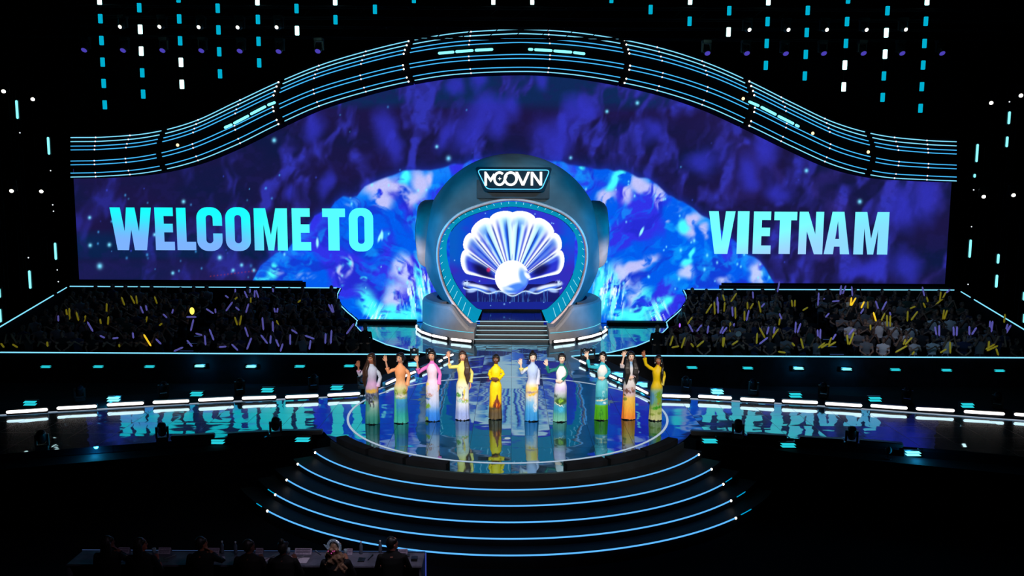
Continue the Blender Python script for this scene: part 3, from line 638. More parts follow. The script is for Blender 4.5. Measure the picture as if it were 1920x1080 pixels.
# ------------------------------------------------------------------ stands, rails, risers
STAND_R0, ROWP, NROW = 32.2, .8, 8
def row_floor(k): return -.65 + .155 * k
for sx in (-1, 1):
    nm = 'the words WELCOME TO' if sx < 0 else 'the word VIETNAM'
    ex = lambda y: float(np.interp(y, [31.8, 32.2, 33, 33.8, 34.6, 35.4, 36.2, 37, 37.8, 38.2], [5.2, 5.5, 5.85, 6.25, 6.6, 6.9, 7.2, 7.45, 7.7, 7.8])) - .12
    for k in range(NROW):
        y = STAND_R0 + ROWP * k; x1 = 19.9; ya, yb = y - .399, y + .399; ys = np.linspace(ya, yb, 6)
        poly_ = [(sx * ex(q), q) for q in ys] + [(sx * x1, yb), (sx * x1, ya)]
        o = prism('stand_tier', poly_ if sx < 0 else poly_[::-1], FLOOR_Z, row_floor(k), BLACK); struct(o)
        x0 = ex(y + .4) + .1
        for (xa, xb) in ((x0 + .1, 12.3), (13.3, x1 - .1)):
            b = MB().box(min(sx * xa, sx * xb), max(sx * xa, sx * xb), y - .12, y + .246, row_floor(k) + .36, row_floor(k) + .41, .0)
            b.box(min(sx * xa, sx * xb), max(sx * xa, sx * xb), y + .245, y + .275, row_floor(k) + .36, row_floor(k) + .80)
            for q in range(6):
                xx = sx * (xa + .2 + (xb - xa - .4) * q / 5); b.box(xx - .03, xx + .03, y - .08, y + .2, row_floor(k), row_floor(k) + .36)
            o = b.build('spectator_bench', BLACK)
            tag(o, 'black bench, %s row of the stand under %s, %s the aisle' % (ORD[k], nm, 'inside' if xa < 12 else 'outside'), 'bench', 'spectator benches')
    fp = [(sx * (x + .02), y) for x, y in DISC if y > 31.5] + [(sx * ex(q), q) for q in np.linspace(38.19, 31.81, 14)]
    o = prism('stand_apron', (fp if sx > 0 else fp[::-1]), FLOOR_Z, -.70, BLACK); tag(o, 'black floor strip between the rear stage and the stand under ' + nm, 'floor strip')
    # aisle step lights
    for k in range(0, 5):
        y = STAND_R0 + ROWP * k - .42
        s = strip('step_edge_light', [(sx * 12.4, y, row_floor(k) + .01), (sx * 13.2, y, row_floor(k) + .01)], .012, emat('dim_blue', (.05, .10, .30), .5))
        tag(s, 'dim blue step edge in the aisle under %s, %s from the front' % (nm, ORD[k]), 'step light', 'aisle step edges')
    # front barrier and its light line
    bx0, bx1 = sx * 3.45, sx * 24
    o = MB().box(min(bx0, bx1), max(bx0, bx1), 31.30, 31.42, FLOOR_Z, -.01).build('stand_barrier', BLACK)
    tag(o, 'black barrier in front of the stand under ' + nm, 'barrier')
    o = strip('rail_light', [(bx0, 31.27, .0), (bx1, 31.27, .0)], .024, CYAN_TUBE_W); tag(o, 'long cyan light line along the front barrier under ' + nm, 'rail light')
    # rear rail (broken by heads) and side rail
    o = MB().box(min(sx * 8.2, sx * 20), max(sx * 8.2, sx * 20), 38.36, 38.70, FLOOR_Z, 1.60).build('rear_parapet', BLACK); tag(o, 'black parapet behind the last row under ' + nm, 'parapet')
    z1 = P(640 if sx < 0 else 1280, 540 if sx < 0 else 542.5, 38.3).z; z2 = P(127 if sx < 0 else 1796, 537 if sx < 0 else 544, 38.3).z
    o = strip('rail_light', [(sx * 7.95, 38.335, z1), (sx * 20.0, 38.335, z2)], .022, CYAN_TUBE_W); tag(o, 'cyan light line behind the last row under ' + nm, 'rail light')
    a1 = P(125 if sx < 0 else 1802, 539 if sx < 0 else 547, 38.2); a2 = Vector((a1.x, 32.5, a1.z - 5.7 * .182))
    q = [a1, a1.lerp(a2, .14), a1.lerp(a2, .2), a2]
    o = thing('side_rail', 'sloping side rail with cyan light beside the stand under ' + nm, 'side rail', (0, 0, 0))
    strip('light_line', q[:2], .022, CYAN_TUBE_W, o); strip('light_line', q[2:], .024, CYAN_TUBE_W, o)
    d = .06 * sx
    b = MB(); b.add([a1 + Vector((d, 0, -.04)), a2 + Vector((d, 0, -.04)), (a2.x + d, a2.y, FLOOR_Z), (a1.x + d, a1.y, FLOOR_Z), a1 + Vector((2 * d, 0, -.04)), a2 + Vector((2 * d, 0, -.04)), (a2.x + 2 * d, a2.y, FLOOR_Z), (a1.x + 2 * d, a1.y, FLOOR_Z)],
                    [(0, 1, 2, 3), (7, 6, 5, 4), (0, 4, 5, 1), (1, 5, 6, 2), (2, 6, 7, 3), (3, 7, 4, 0)]).build('rail_panel', BLACK, o)
    # curved parapet edge beside the video wall's low centre part
    o = strip('edge_light_strip', [(sx * (x + .03), SD - .08, z) for z, x in zip(np.linspace(.05, 1.55, 24), np.interp(np.linspace(.05, 1.55, 24), sideZ, sideX))], .025, CYAN_TUBE_W)
    tag(o, 'curved cyan line edging the low middle of the video wall, nearest ' + nm, 'edge light')
# black boxes in front of the wall's lower edge
for (xa, xb, y0, y1, sidew) in ((150, 573, 526.5, 537, 'WELCOME TO'), (1349, 1780, 535, 543, 'VIETNAM')):
    p0, p1 = P(xa, y0, 38.6), P(xb, y1, 38.6)
    o = MB().box(p0.x, p1.x, 38.45, 38.68, 1.601, p0.z, .01).build('equipment_case', BLACK)
    tag(o, 'long black case under the lower edge of the wall below ' + sidew, 'equipment case')
# ------------------------------------------------------------------ diving-helmet portal
hel = thing('helmet_portal', 'giant grey diving helmet stage portal with a lit oval opening', 'stage portal', (0, 36.5, 0))
HO = Vector((0, 36.5, 0))
def hm(name, v, f, m, parent=hel, smooth=True): return mk(name, [Vector(p) - HO for p in v], f, m, parent, smooth)
SHELLM = mat('helmet_shell', (.045, .100, .125), .72, .0, noise=.14, nscale=1.6)
RIM = mat('helmet_rim', (.60, .48, .46), .5, 0, noise=.1, nscale=3)
RUB = mat('helmet_dark', (.012, .035, .045), .7, .0, noise=.2, nscale=3)
hp = [(960, 376.5), (938, 379), (917.4, 383.7), (889.6, 392), (863.7, 403), (849, 414.5), (834, 433), (827, 450), (824, 468), (824.3, 489), (827.6, 507), (834, 531), (841.5, 548.5), (852.6, 566), (862, 579), (875, 593), (892.4, 608)]
FD = 34.9
half = [(-abs(P(x, y, FD).x), P(x, y, FD).z) for x, y in hp]
half[0] = (0, half[0][1])
# opening outline from the lower end on one side over the top to the other
OUT = half[::-1] + [(-x, z) for x, z in half[1:]]
def resample(poly, n):
    d = [0]
    for i in range(1, len(poly)): d.append(d[-1] + math.hypot(poly[i][0] - poly[i - 1][0], poly[i][1] - poly[i - 1][1]))
    t = np.linspace(0, d[-1], n); return list(zip(np.interp(t, d, [p[0] for p in poly]), np.interp(t, d, [p[1] for p in poly])))
def relax(p, it=3):
    p = [tuple(q) for q in p]
    for _ in range(it): p = [p[0]] + [((p[i-1][0] + 2 * p[i][0] + p[i+1][0]) / 4, (p[i-1][1] + 2 * p[i][1] + p[i+1][1]) / 4) for i in range(1, len(p) - 1)] + [p[-1]]
    return p
OP = relax(resample(OUT, 97), 6)
def offs(p, d):
    r = []
    for i in range(len(p)):
        a = p[max(i - 1, 0)]; b = p[min(i + 1, len(p) - 1)]; tx, tz = b[0] - a[0], b[1] - a[1]; l = math.hypot(tx, tz) or 1
        r.append((p[i][0] - tz / l * d, p[i][1] + tx / l * d))
    return r
# inner lining, glowing cyan, with bright ribs
BD = 38.5; s_in = 1.0
v = []; f = []; n = len(OP); mz = 3.3
inn = [(x * s_in, (z - mz) * (.87 if z > mz else .985) + mz) for x, z in OP]
inn[0] = (-1.36, .62); inn[-1] = (1.36, .62)
for k in range(9):
    t = k / 8
    for a, b_ in zip(OP, inn): v.append((a[0] * (1 - t) + b_[0] * t, FD - .05 + (BD - FD + .05) * t, a[1] * (1 - t) + b_[1] * t))
for k in range(8):
    for j in range(n - 1): f.append((k * n + j, k * n + j + 1, (k + 1) * n + j + 1, (k + 1) * n + j))
lin = hm('visor_lining', v, f, mat('lining', (.0, .03, .04), .8, 0, spec=.0, emit=(.002, .27, .46), es=1.0)); lin['label'] = 'glowing cyan lining of the oval opening'
b = MB()
for j in range(3, n - 3, 2):
    a = Vector((OP[j][0], FD + .02, OP[j][1])); c = Vector((inn[j][0], BD - .1, inn[j][1])); lo = abs(j - 48) / 48
    cen = Vector((0, 0, mz)); ra = (Vector((0, 0, mz)) - Vector((a.x, 0, a.z))).normalized() * .012
    L = .25 + .45 * (lo > .72) + (.1 if lo < .25 else 0)
    p0 = a + ra; p1 = a.lerp(c, L) + ra; b.add(*tube([p0, p1], .012, 4))
hm('lining_ribs', b.v, b.f, emat('rib', (.35, .85, 1.0), 1.0), lin, False)
# grey rim
o1 = offs(OP, .02); o2 = offs(OP, .15); v = []; f = []
rings = [[(x, FD - .06, z) for x, z in o1], [(x, FD - .13, z) for x, z in offs(OP, .05)], [(x, FD - .13, z) for x, z in offs(OP, .12)], [(x, FD - .04, z) for x, z in o2], [(x, FD + .12, z) for x, z in o2]]
for r in rings: v += r
for k in range(len(rings) - 1):
    for j in range(n - 1): f.append((k * n + j, k * n + j + 1, (k + 1) * n + j + 1, (k + 1) * n + j))
hm('visor_rim', v, f, RIM)
# dome: rim outline grows into the round shell
CZ, RS, DC = 3.75, 3.88, 37.0
rings = [[(x, FD + .02, z) for x, z in o2]]
angs = [math.atan2(z - CZ, x) for x, z in o2]
ang2 = []
for a in angs:
    if a < -math.pi / 2: a += 2 * math.pi
    ang2.append(a)
a0_, a1_ = math.radians(235), math.radians(-55)
for D, blend in ((34.93, .35), (34.98, .7), (35.1, .9), (35.3, 1), (35.6, 1), (36.0, 1), (36.5, 1), (37.0, 1), (37.6, 1), (38.2, 1), (38.7, 1)):
    R = math.sqrt(max(RS ** 2 - (D - DC) ** 2, 0)); r = []
    for j in range(n):
        ac = a0_ + (a1_ - a0_) * j / (n - 1); aj = ang2[j] * (1 - blend) + ac * blend
        cx, cz = R * math.cos(ac), CZ + R * math.sin(ac); ox, oz = o2[j]
        r.append((ox * (1 - blend) + cx * blend, D, max(.02, oz * (1 - blend) + cz * blend)))
    rings.append(r)
v = [p for r in rings for p in r]; f = [(k * n + j, k * n + j + 1, (k + 1) * n + j + 1, (k + 1) * n + j) for k in range(len(rings) - 1) for j in range(n - 1)]
hm('dome_shell', v, f, SHELLM)
# brow block and sign
bx = MB().box(-1.45, 1.50, FD - .20, FD + .3, 5.74, 6.5, .02); hm('brow_block', bx.v, bx.f, RUB, hel, False)
def sign_outline(gx, r=.16):
    c = [(P(893, 316, 34.6).x - gx, P(893, 316, 34.6).z + gx), (P(1033, 316, 34.6).x + gx, P(893, 316, 34.6).z + gx), (P(1017, 357, 34.6).x + gx * .8, P(960, 357, 34.6).z - gx), (P(911, 357, 34.6).x - gx * .8, P(960, 357, 34.6).z - gx)]
    out = []
    for i in range(4):
        p0, p1, p2 = Vector(c[i - 1]), Vector(c[i]), Vector(c[(i + 1) % 4]); a = (p0 - p1).normalized(); b_ = (p2 - p1).normalized()
        s, e = p1 + a * r, p1 + b_ * r
        for k in range(7): t = k / 6; out.append(tuple((s * (1 - t) ** 2 + p1 * 2 * t * (1 - t) + e * t ** 2)))
    return out
sg = flat_shape('name_sign', [sign_outline(.06)], 34.5, mat('sign_face', (.006, .022, .035), .8, spec=.1), None, .22)
sg.parent = hel; sg.location = -HO
so = sign_outline(-.05)
t = MB().tube([(x, 34.37, z) for x, z in so] + [(so[0][0], 34.37, so[0][1])], .018, 6); mk('sign_outline_light', t.v, t.f, emat('neon', (.10, .60, 1.0), 1.6), sg)
def Q(px, py): q = P(px, py, 34.36); return (q.x, q.z)
def stroke(pts, w):
    Lp = []; Rp = []
    for i, p in enumerate(pts):
        a = Vector(pts[max(i - 1, 0)]); b_ = Vector(pts[min(i + 1, len(pts) - 1)]); d = (b_ - a).normalized(); nn = Vector((-d.y, d.x)) * w / 2; p = Vector(p)
        Lp.append(tuple(p + nn)); Rp.append(tuple(p - nn))
    return Lp + Rp[::-1]
def arc(cx, cy, rx, ry, a0, a1, n=22): return [Q(cx + rx * math.cos(math.radians(a0 + (a1 - a0) * k / n)), cy - ry * math.sin(math.radians(a0 + (a1 - a0) * k / n))) for k in range(n + 1)]
LW = .095
def poly(*p): return [Q(*q) for q in p]
parts_ = [poly((908.3, 321.7), (908.3, 348.3), (913, 348.3), (913, 332), (920, 342), (929, 329), (925.5, 325), (919.7, 334), (911.5, 321.7)),
          stroke(arc(936.5, 335, 9.5, 11.5, 48, 318), .10), stroke(arc(957.5, 335, 11, 11.5, 0, 180) , .10), stroke(arc(957.5, 335, 11, 11.5, 180, 360), .10), stroke([Q(943.5, 343.5), Q(950, 329)], .09),
          poly((966, 322), (971, 322), (980.5, 341), (989, 322), (994, 322), (983, 348), (978, 348)),
          poly((995, 348), (995, 322), (999.5, 322), (1012, 340), (1012, 322), (1016.5, 322), (1016.5, 348), (1012, 348), (999.5, 330), (999.5, 348)),
          poly((937, 331), (938, 334), (941, 335), (938, 336), (937, 339), (936, 336), (933, 335), (936, 334))]
WHT = emat('sign_white', (1, .98, .97), 1.3)
for i, lp in enumerate(parts_):
    o = flat_shape('letter', [lp], 34.365 - .002 * i, WHT, sg, .03)
# ear discs
for sx in (-1, 1):
    b = MB(); c0 = Vector((sx * 3.32, 37.0, 4.18)); rings = []
    for dx, r in ((0, 1.34), (.03, 1.43), (.12, 1.47), (.45, 1.45), (.62, 1.36), (.72, 1.22), (.75, 1.0)):
        rings.append([(c0.x + sx * dx, c0.y + r * math.cos(2 * math.pi * k / 48), c0.z + r * math.sin(2 * math.pi * k / 48)) for k in range(48)])
    v, f = loft(rings); e = hm('ear_disc', v, f, mat('ear_shell', (.13, .13, .135), .7, .0, noise=.15, nscale=2)); 
    v, f = loft([[(c0.x + sx * dx, c0.y + r * math.cos(2 * math.pi * k / 32), c0.z + r * math.sin(2 * math.pi * k / 32)) for k in range(32)] for dx, r in ((.74, .75), (.80, .72), (.82, .6), (.83, .3))])
    hm('ear_cap', v, f, RUB, e)
# neck drum, two halves beside the steps; its top is scooped by the oval
PB = sorted([p for p in offs(OP, .16) if p[0] < 0 and p[1] < 3.2], key=lambda p: -p[0])      # lower side of the rim, from the steps outwards
def scoop(x): return float(np.interp(abs(x), [-p[0] for p in PB], [p[1] for p in PB]))
HT = 1.42
for sx in (-1, 1):
    cols = []
    for k in range(41):
        a = math.radians(-67.5 + (67.5 + 22) * k / 40) if True else 0
        cols.append(a)
    rings = []
    for a in cols:
        def pt(r, z): return (sx * r * math.cos(a), 37.3 + r * math.sin(a), z)
        xr = 3.95 * math.cos(a); h = min(HT, scoop(xr) if xr < 2.5 else HT)
        h = max(h, .62)
        yb = 34.95; rr_ = 3.95
        ring = [pt(3.98, .0), pt(3.98, .10), pt(3.93, .14), pt(3.93, h - .16), pt(3.88, h - .06), pt(3.78, h)]
        # top runs back to the shell face
        inner = pt(3.78, h); bk = (inner[0], max(inner[1] + .05, yb), h if xr < 2.5 else h - .02)
        if a > math.radians(-36): bk = pt(3.3, h)
        ring += [bk, (bk[0], bk[1], 0)]
        rings.append(ring)
    v = [p for r in rings for p in r]; m_ = 8; f = [(k * m_ + j, (k + 1) * m_ + j, (k + 1) * m_ + j + 1, k * m_ + j + 1) for k in range(len(rings) - 1) for j in range(m_ - 1)]
    f.append(tuple(range(m_)))
    dr = hm('neck_drum', v, f, mat('drum_shell', (.165, .165, .175), .6, .0, noise=.08, nscale=2), hel, False)
    strip_pts = [Vector((sx * 3.96 * math.cos(a), 37.3 + 3.96 * math.sin(a), .42)) - HO for a in [math.radians(-67 + 50 * k / 30) for k in range(31)]]
    strip('drum_light_line', strip_pts, .014, emat('drum_line', (.15, .7, .9), 1.0), dr)
# oval picture screen inside
SI = [(x * .995, z) for x, z in inn]
sx_ = np.array([p[0] for p in SI]); sz_ = np.array([p[1] for p in SI])
def in_oval(X, Z):
    zt = np.interp(X, sx_[16:81], sz_[16:81]); lowL = np.interp(Z, sz_[:30], -sx_[:30])
    return (Z > .66) & (((Z > 2.6) & (Z < zt) & (abs(X) < 2.9)) | ((Z <= 2.6) & (abs(X) < lowL)))
osn = screen_grid('oval_screen', in_oval, -2.9, 2.9, .6, 5.7, .016, 38.45, shell_picture, amat('oval_picture', True, strength=1.15), None)
tag(osn, 'oval screen inside the helmet showing a silver scallop shell with a pearl', 'screen')
# deck and lit steps
DK = .60
st = thing('helmet_steps', 'five black steps with white lit edges leading up into the helmet', 'steps', (0, 34.5, 0))
yk = [636.5, 628, 619.5, 611, 602.8]; dy = [G(960, y, .12 * (i + 1)).y for i, y in enumerate(yk)]
b = MB()
for i in range(5): b.box(-1.47 if i < 4 else -1.34, 1.47 if i < 4 else 1.34, dy[i] - 34.5, (dy[i + 1] if i < 4 else dy[4] + .3) - 34.5 + .02 * (i < 4), 0, .12 * (i + 1))
b.build('treads', STEP, st)
for i in range(5): s = strip('step_light', [(-1.5, dy[i] - 34.51, .12 * (i + 1)), (1.5, dy[i] - 34.51, .12 * (i + 1))], .014, emat('step_white', (.55, .88, 1.0), 1.0), st)
o = MB().box(-1.31, 1.31, dy[4] + .31, 38.28, .3, DK).build('portal_deck', GLOSS); tag(o, 'glossy black deck inside the helmet behind the steps', 'deck')
o = MB().box(-1.3, 1.3, 38.30, 38.40, DK - .3, DK + .09, .01).build('foot_trough', BLACK); tag(o, 'thin black trough at the foot of the oval screen', 'trough')
# ------------------------------------------------------------------ lamps and light bars
def light_bar(p0, p1, label, group, up=.0, m=None, r=.042):
    p0, p1 = Vector(p0), Vector(p1); c = (p0 + p1) / 2; d = p1 - p0; L = d.length; rz = math.atan2(d.y, d.x)
    t = thing('light_bar', label, 'light bar', (c.x, c.y, 0), rz, group); z = c.z
    MB().box(-L / 2, L / 2, -.02, .09, max(.0, z - .10), z + .05, .01).build('housing', HOUSE, t)
    MB().tube([(-L / 2 + .04, -.035, z), (L / 2 - .04, -.035, z)], r, 8).build('lens', m or WHITE_BAR, t)
    return t
BL = [(12, 772.5, 90, 767.3), (107, 765, 182, 761), (201, 758.6, 270, 755), (287, 754, 355, 751), (372, 749.5, 438, 746.4), (454, 746.2, 518, 744), (535, 744, 597, 741.3), (614, 740.5, 675, 737.2)]
BR = [(1241, 741, 1294, 743), (1309, 742.4, 1372, 745.8), (1388, 747.4, 1452, 750.8), (1466, 751.2, 1533, 754.3), (1547, 756, 1616, 760), (1632, 760, 1701, 764.8), (1717, 765.6, 1789, 769.4), (1807, 771, 1883, 775.6), (1901, 776, 1950, 779)]
for L_, nm in ((BL[::-1], 'WELCOME TO'), (BR, 'VIETNAM')):
    for i, (a, b_, c, d) in enumerate(L_):
        light_bar(G(a, b_, .13), G(c, d, .13), 'white light bar on the walkway under %s, %s out from the round stage' % (nm, ORD[i]), 'white bars along the walkway')
RL = [(721.7, 720, 741, 711), (757.5, 705, 777, 696.7), (790, 691, 806, 683.5), (821, 678, 827, 675), (830, 671.5, 848, 664.5)]
RR = [(1088, 676, 1100, 681.6), (1108, 686, 1118, 690.5), (1135, 698, 1143, 703), (1145, 704, 1158, 710), (1162, 711, 1168, 714), (1192, 725, 1217, 737.5)]
for L_, nm in ((RL, 'WELCOME TO'), (RR, 'VIETNAM')):
    for i, (a, b_, c, d) in enumerate(L_):
        light_bar(G(a, b_, .13), G(c, d, .13), 'white light bar on the runway edge nearest %s, %s from the front' % (nm, ORD[i if L_ is RL else len(L_) - 1 - i]), 'white bars along the runway', r=.035)
HB = [(851.6, 635, 886.5, 639.4), (815.5, 629, 843.5, 634), (795, 622.6, 811, 628.7), (785, 616.5, 793, 622), (783.5, 611, 785, 615)]
HR = [(1032, 638.5, 1066.5, 634.5), (1075, 634, 1101.6, 629), (1107, 631, 1125, 625), (1126, 623.5, 1134.5, 618), (1136.3, 613.5, 1137, 617)]
def ring_bar(px, py): q = G(px, py, .10); v_ = Vector((q.x, q.y - 37.3)); v_ = v_.normalized() * 4.16; return Vector((v_.x, 37.3 + v_.y, .11))
for L_, nm in ((HB, 'WELCOME TO'), (HR, 'VIETNAM')):
    for i, (a, b_, c, d) in enumerate(L_):
        light_bar(ring_bar(a, b_), ring_bar(c, d), 'white light bar round the helmet foot nearest %s, %s from the steps' % (nm, ORD[i]), 'white bars round the helmet foot', r=.05)
def strobe(loc, label, group, wd=.40, bright=False, slant=.0, h=.16):
    t = thing('strobe_light', label, 'strobe light', loc, 0, group)
    MB().box(-wd / 2 - .03, wd / 2 + .03, .0, .10, -.02, h + .02, .01).build('housing', HOUSE, t)
    b = MB()
    for z in (0.01, h * .55):
        b.add([(-wd / 2 - slant, -.012, z), (wd / 2 - slant, -.012, z), (wd / 2 + slant * .3, -.012, z + h * .4), (-wd / 2 + slant * .3, -.012, z + h * .4), (-wd / 2 - slant, -.002, z), (wd / 2 - slant, -.002, z), (wd / 2 + slant * .3, -.002, z + h * .4), (-wd / 2 + slant * .3, -.002, z + h * .4)],
              [(0, 1, 2, 3), (7, 6, 5, 4), (0, 4, 5, 1), (1, 5, 6, 2), (2, 6, 7, 3), (3, 7, 4, 0)])
    if bright: l_ = bpy.data.lights.new('strobe_glow', 'POINT'); l_.energy = 14; l_.color = (.02, .5, 1); l_.shadow_soft_size = .05; q_ = bpy.data.objects.new('strobe_glow', l_); COL.objects.link(q_); q_.parent = t; q_.location = (0, -.22, .12)
    b.build('lens', CYAN_BRIGHT if bright else emat('strobe_lens', (.02, .62, .72), 1.0), t)
    return t
# on the front of the stand barrier
for i, (px, py, br) in enumerate(((89, 684.5, 0), (187, 684.3, 0), (283, 684.2, 0), (377, 683, 1), (473, 684, 1), (564, 683.8, 0), (656.6, 683, 0))):
    p = P(px, py + 3, 31.25); strobe((p.x, 31.18, p.z - .04), 'cyan strobe low on the barrier under WELCOME TO, %s from the runway' % ORD[6 - i], 'strobes on the barrier', .34, br, .06, .105)
for i, (px, py, br) in enumerate(((1295.7, 686, 0), (1400, 687, 0), (1495, 687.5, 1), (1585, 689, 1), (1676, 690, 0), (1772, 691, 0), (1871, 692, 0))):
    p = P(px, py + 3, 31.25); strobe((p.x, 31.18, p.z - .04), 'cyan strobe low on the barrier under VIETNAM, %s from the runway' % ORD[i], 'strobes on the barrier', .34, br, -.06, .105)
# front edge of the walkway
for i, (px, py, br) in enumerate(((571, 819.6, 0), (411.6, 823.5, 0), (190, 837, 1))):
    p = G(px, py + 4, -.12); o = strobe((p.x, p.y - .12, -.16), 'cyan strobe at the front of the walkway under WELCOME TO, %s out from the stage' % ORD[i], 'strobes at the walkway front', .34, br, .05, .13)
for i, (px, py, br) in enumerate(((1327.5, 822, 0), (1473.5, 830, 0), (1706, 845.5, 1))):
    p = G(px, py + 4, -.12); o = strobe((p.x, p.y - .12, -.16), 'cyan strobe at the front of the walkway under VIETNAM, %s out from the stage' % ORD[i], 'strobes at the walkway front', .34, br, -.05, .13)
# behind the white bars
for i, (px, py, br) in enumerate(((630, 735, 0), (499, 739.5, 0), (365, 747, 0), (208, 757, 1), (50, 765, 0))):
    p = G(px, py + 3, .0); strobe((p.x, p.y + .22, .05), 'cyan strobe behind the white bars under WELCOME TO, %s out' % ORD[i], 'strobes behind the walkway', .34, br, .05, .15)
for i, (px, py, br) in enumerate(((1347, 742.5, 1), (1494.6, 749.5, 0), (1645, 757, 0), (1820, 769, 0))):
    p = G(px, py + 3, .0); strobe((p.x, p.y + .22, .05), 'cyan strobe behind the white bars under VIETNAM, %s out' % ORD[i], 'strobes behind the walkway', .34, br, -.05, .15)
for i, (px, py) in enumerate(((675.5 + 40, 717), (770, 698), (790, 678))):
    p = G(px, py, .2); strobe((p.x - .3, p.y, .02), 'bright cyan strobe beside the runway nearest WELCOME TO, %s from the front' % ORD[i], 'strobes beside the runway', .3, True, 0, .14)
for i, (px, py) in enumerate(((1197, 716), (1152, 697.5), (1112, 682))):
    p = G(px, py, .2); strobe((p.x + .1, p.y, .02), 'bright cyan strobe beside the runway nearest VIETNAM, %s from the front' % ORD[i], 'strobes beside the runway', .36, True, 0, .16)
# small pedestal slabs carry the lamps outside the stage outline
def moving_head(loc, label, group, lens=None, pitch=20.0, yaw=0.0, hang=False, s=1.0, lr=.1):
    t = thing('moving_head', label, 'moving head lamp', loc, math.radians(yaw), group); k = -1 if hang else 1
    MB().box(-.17 * s, .17 * s, -.13 * s, .13 * s, min(0, k * .12 * s), max(0, k * .12 * s), .015).build('base', HOUSE, t)
    y = MB().box(-.18 * s, .18 * s, -.05 * s, .05 * s, min(k * .11 * s, k * .14 * s), max(k * .11 * s, k * .14 * s))
    for q in (-1, 1): y.box(q * .16 * s - .025, q * .16 * s + .025, -.05 * s, .05 * s, min(k * .11 * s, k * .46 * s), max(k * .11 * s, k * .46 * s))
    y.build('yoke', HOUSE, t)
    R = Matrix.Rotation(math.radians(pitch), 3, 'X'); prof = [(-.20, .06), (-.17, .11), (-.02, .14), (.10, .135), (.20, .125), (.22, .12)]
    rings = [[R @ Vector((r * s * math.cos(2 * math.pi * j / 20), -yy * s, r * s * math.sin(2 * math.pi * j / 20))) + Vector((0, 0, k * .36 * s)) for j in range(20)] for yy, r in prof]
    v, f = loft(rings); h = mk('head', v, f, HOUSE, t, True)
    rings = [[R @ Vector((r * s * math.cos(2 * math.pi * j / 20), -yy * s, r * s * math.sin(2 * math.pi * j / 20))) + Vector((0, 0, k * .36 * s)) for j in range(20)] for yy, r in ((.222, lr), (.235, lr * .8), (.24, .02))]
    v, f = loft(rings); mk('lens', v, f, lens or mat('dark_lens', (.02, .03, .05), .05, 0, spec=1), h, True)
    return t
for i, (px, py) in enumerate(((515, 812), (301.5, 823), (75, 838))): p = G(px, py + 7, 0); moving_head((p.x, p.y + .1, 0.0), 'black moving head lamp at the walkway front under WELCOME TO, %s out' % ORD[i], 'moving heads at the walkway front', None, -60, 20, s=.8)
for i, (px, py) in enumerate(((1385.5, 816), (1599, 830))): p = G(px, py + 7, 0); moving_head((p.x, p.y + .1, 0.0), 'black moving head lamp at the walkway front under VIETNAM, %s out' % ORD[i], 'moving heads at the walkway front', None, -60, -20, s=.8)
for i, (px, py) in enumerate(((577, 731), (434.5, 740), (287, 747), (125, 755))): p = G(px, py + 9, 0); moving_head((p.x, p.y + .75, -.0), 'black moving head lamp behind the walkway under WELCOME TO, %s out' % ORD[i], 'moving heads behind the walkway', None, -50, 30, s=.8)
for i, (px, py) in enumerate(((1296, 735), (1426, 741), (1561, 748), (1723, 758), (1898, 769))): p = G(px, py + 9, 0); moving_head((p.x, p.y + .75, -.0), 'black moving head lamp behind the walkway under VIETNAM, %s out' % ORD[i], 'moving heads behind the walkway', None, -50, -30, s=.8)
for i, (px, py, sd) in enumerate(((777, 672, 0), (806, 672, 0), (680, 728, 0), (1096, 672, 1), (1108, 672, 1))): p = G(px, py, 0); moving_head((p.x, p.y, 0), 'black moving head lamp by the runway start nearest %s, %s along' % (('WELCOME TO', 'VIETNAM')[sd], ORD[i]), 'moving heads beside the runway', None, -10, 0, s=.8)
# the ledge that carries the lamps outside the stage
for sx in (-1, 1):
    nm = 'WELCOME TO' if sx < 0 else 'VIETNAM'
    o = prism('lamp_ledge', [(sx * 4.52, 25.02), (sx * 8.6, 24.22), (sx * 13.9, 22.72), (sx * 19, 21.2), (sx * 19, 22.8), (sx * 13.9, 24.2), (sx * 8.6, 25.8), (sx * 4.78, 26.6)][::sx], -.25, -.005, BLACK); tag(o, 'black lamp ledge behind the walkway under ' + nm, 'ledge')
    o = prism('lamp_ledge', [(sx * 4.42, 25.12), (sx * 4.68, 26.6), (sx * 3.2, 31.2), (sx * 2.28, 31.0)][::sx], -.5, -.255 + .25, BLACK); tag(o, 'black lamp ledge beside the runway nearest ' + nm, 'ledge')
    o = prism('lamp_ledge', [(sx * 5.1, 21.22), (sx * 7.04, 20.70), (sx * 11.33, 19.45), (sx * 16.5, 17.55), (sx * 16.5, 16.9), (sx * 11.3, 18.8), (sx * 7, 20.2), (sx * 6.3, 20.6), (sx * 5.3, 20.85)][::-sx], -.6, -.17, BLACK); tag(o, 'black lamp ledge in front of the walkway under ' + nm, 'ledge')
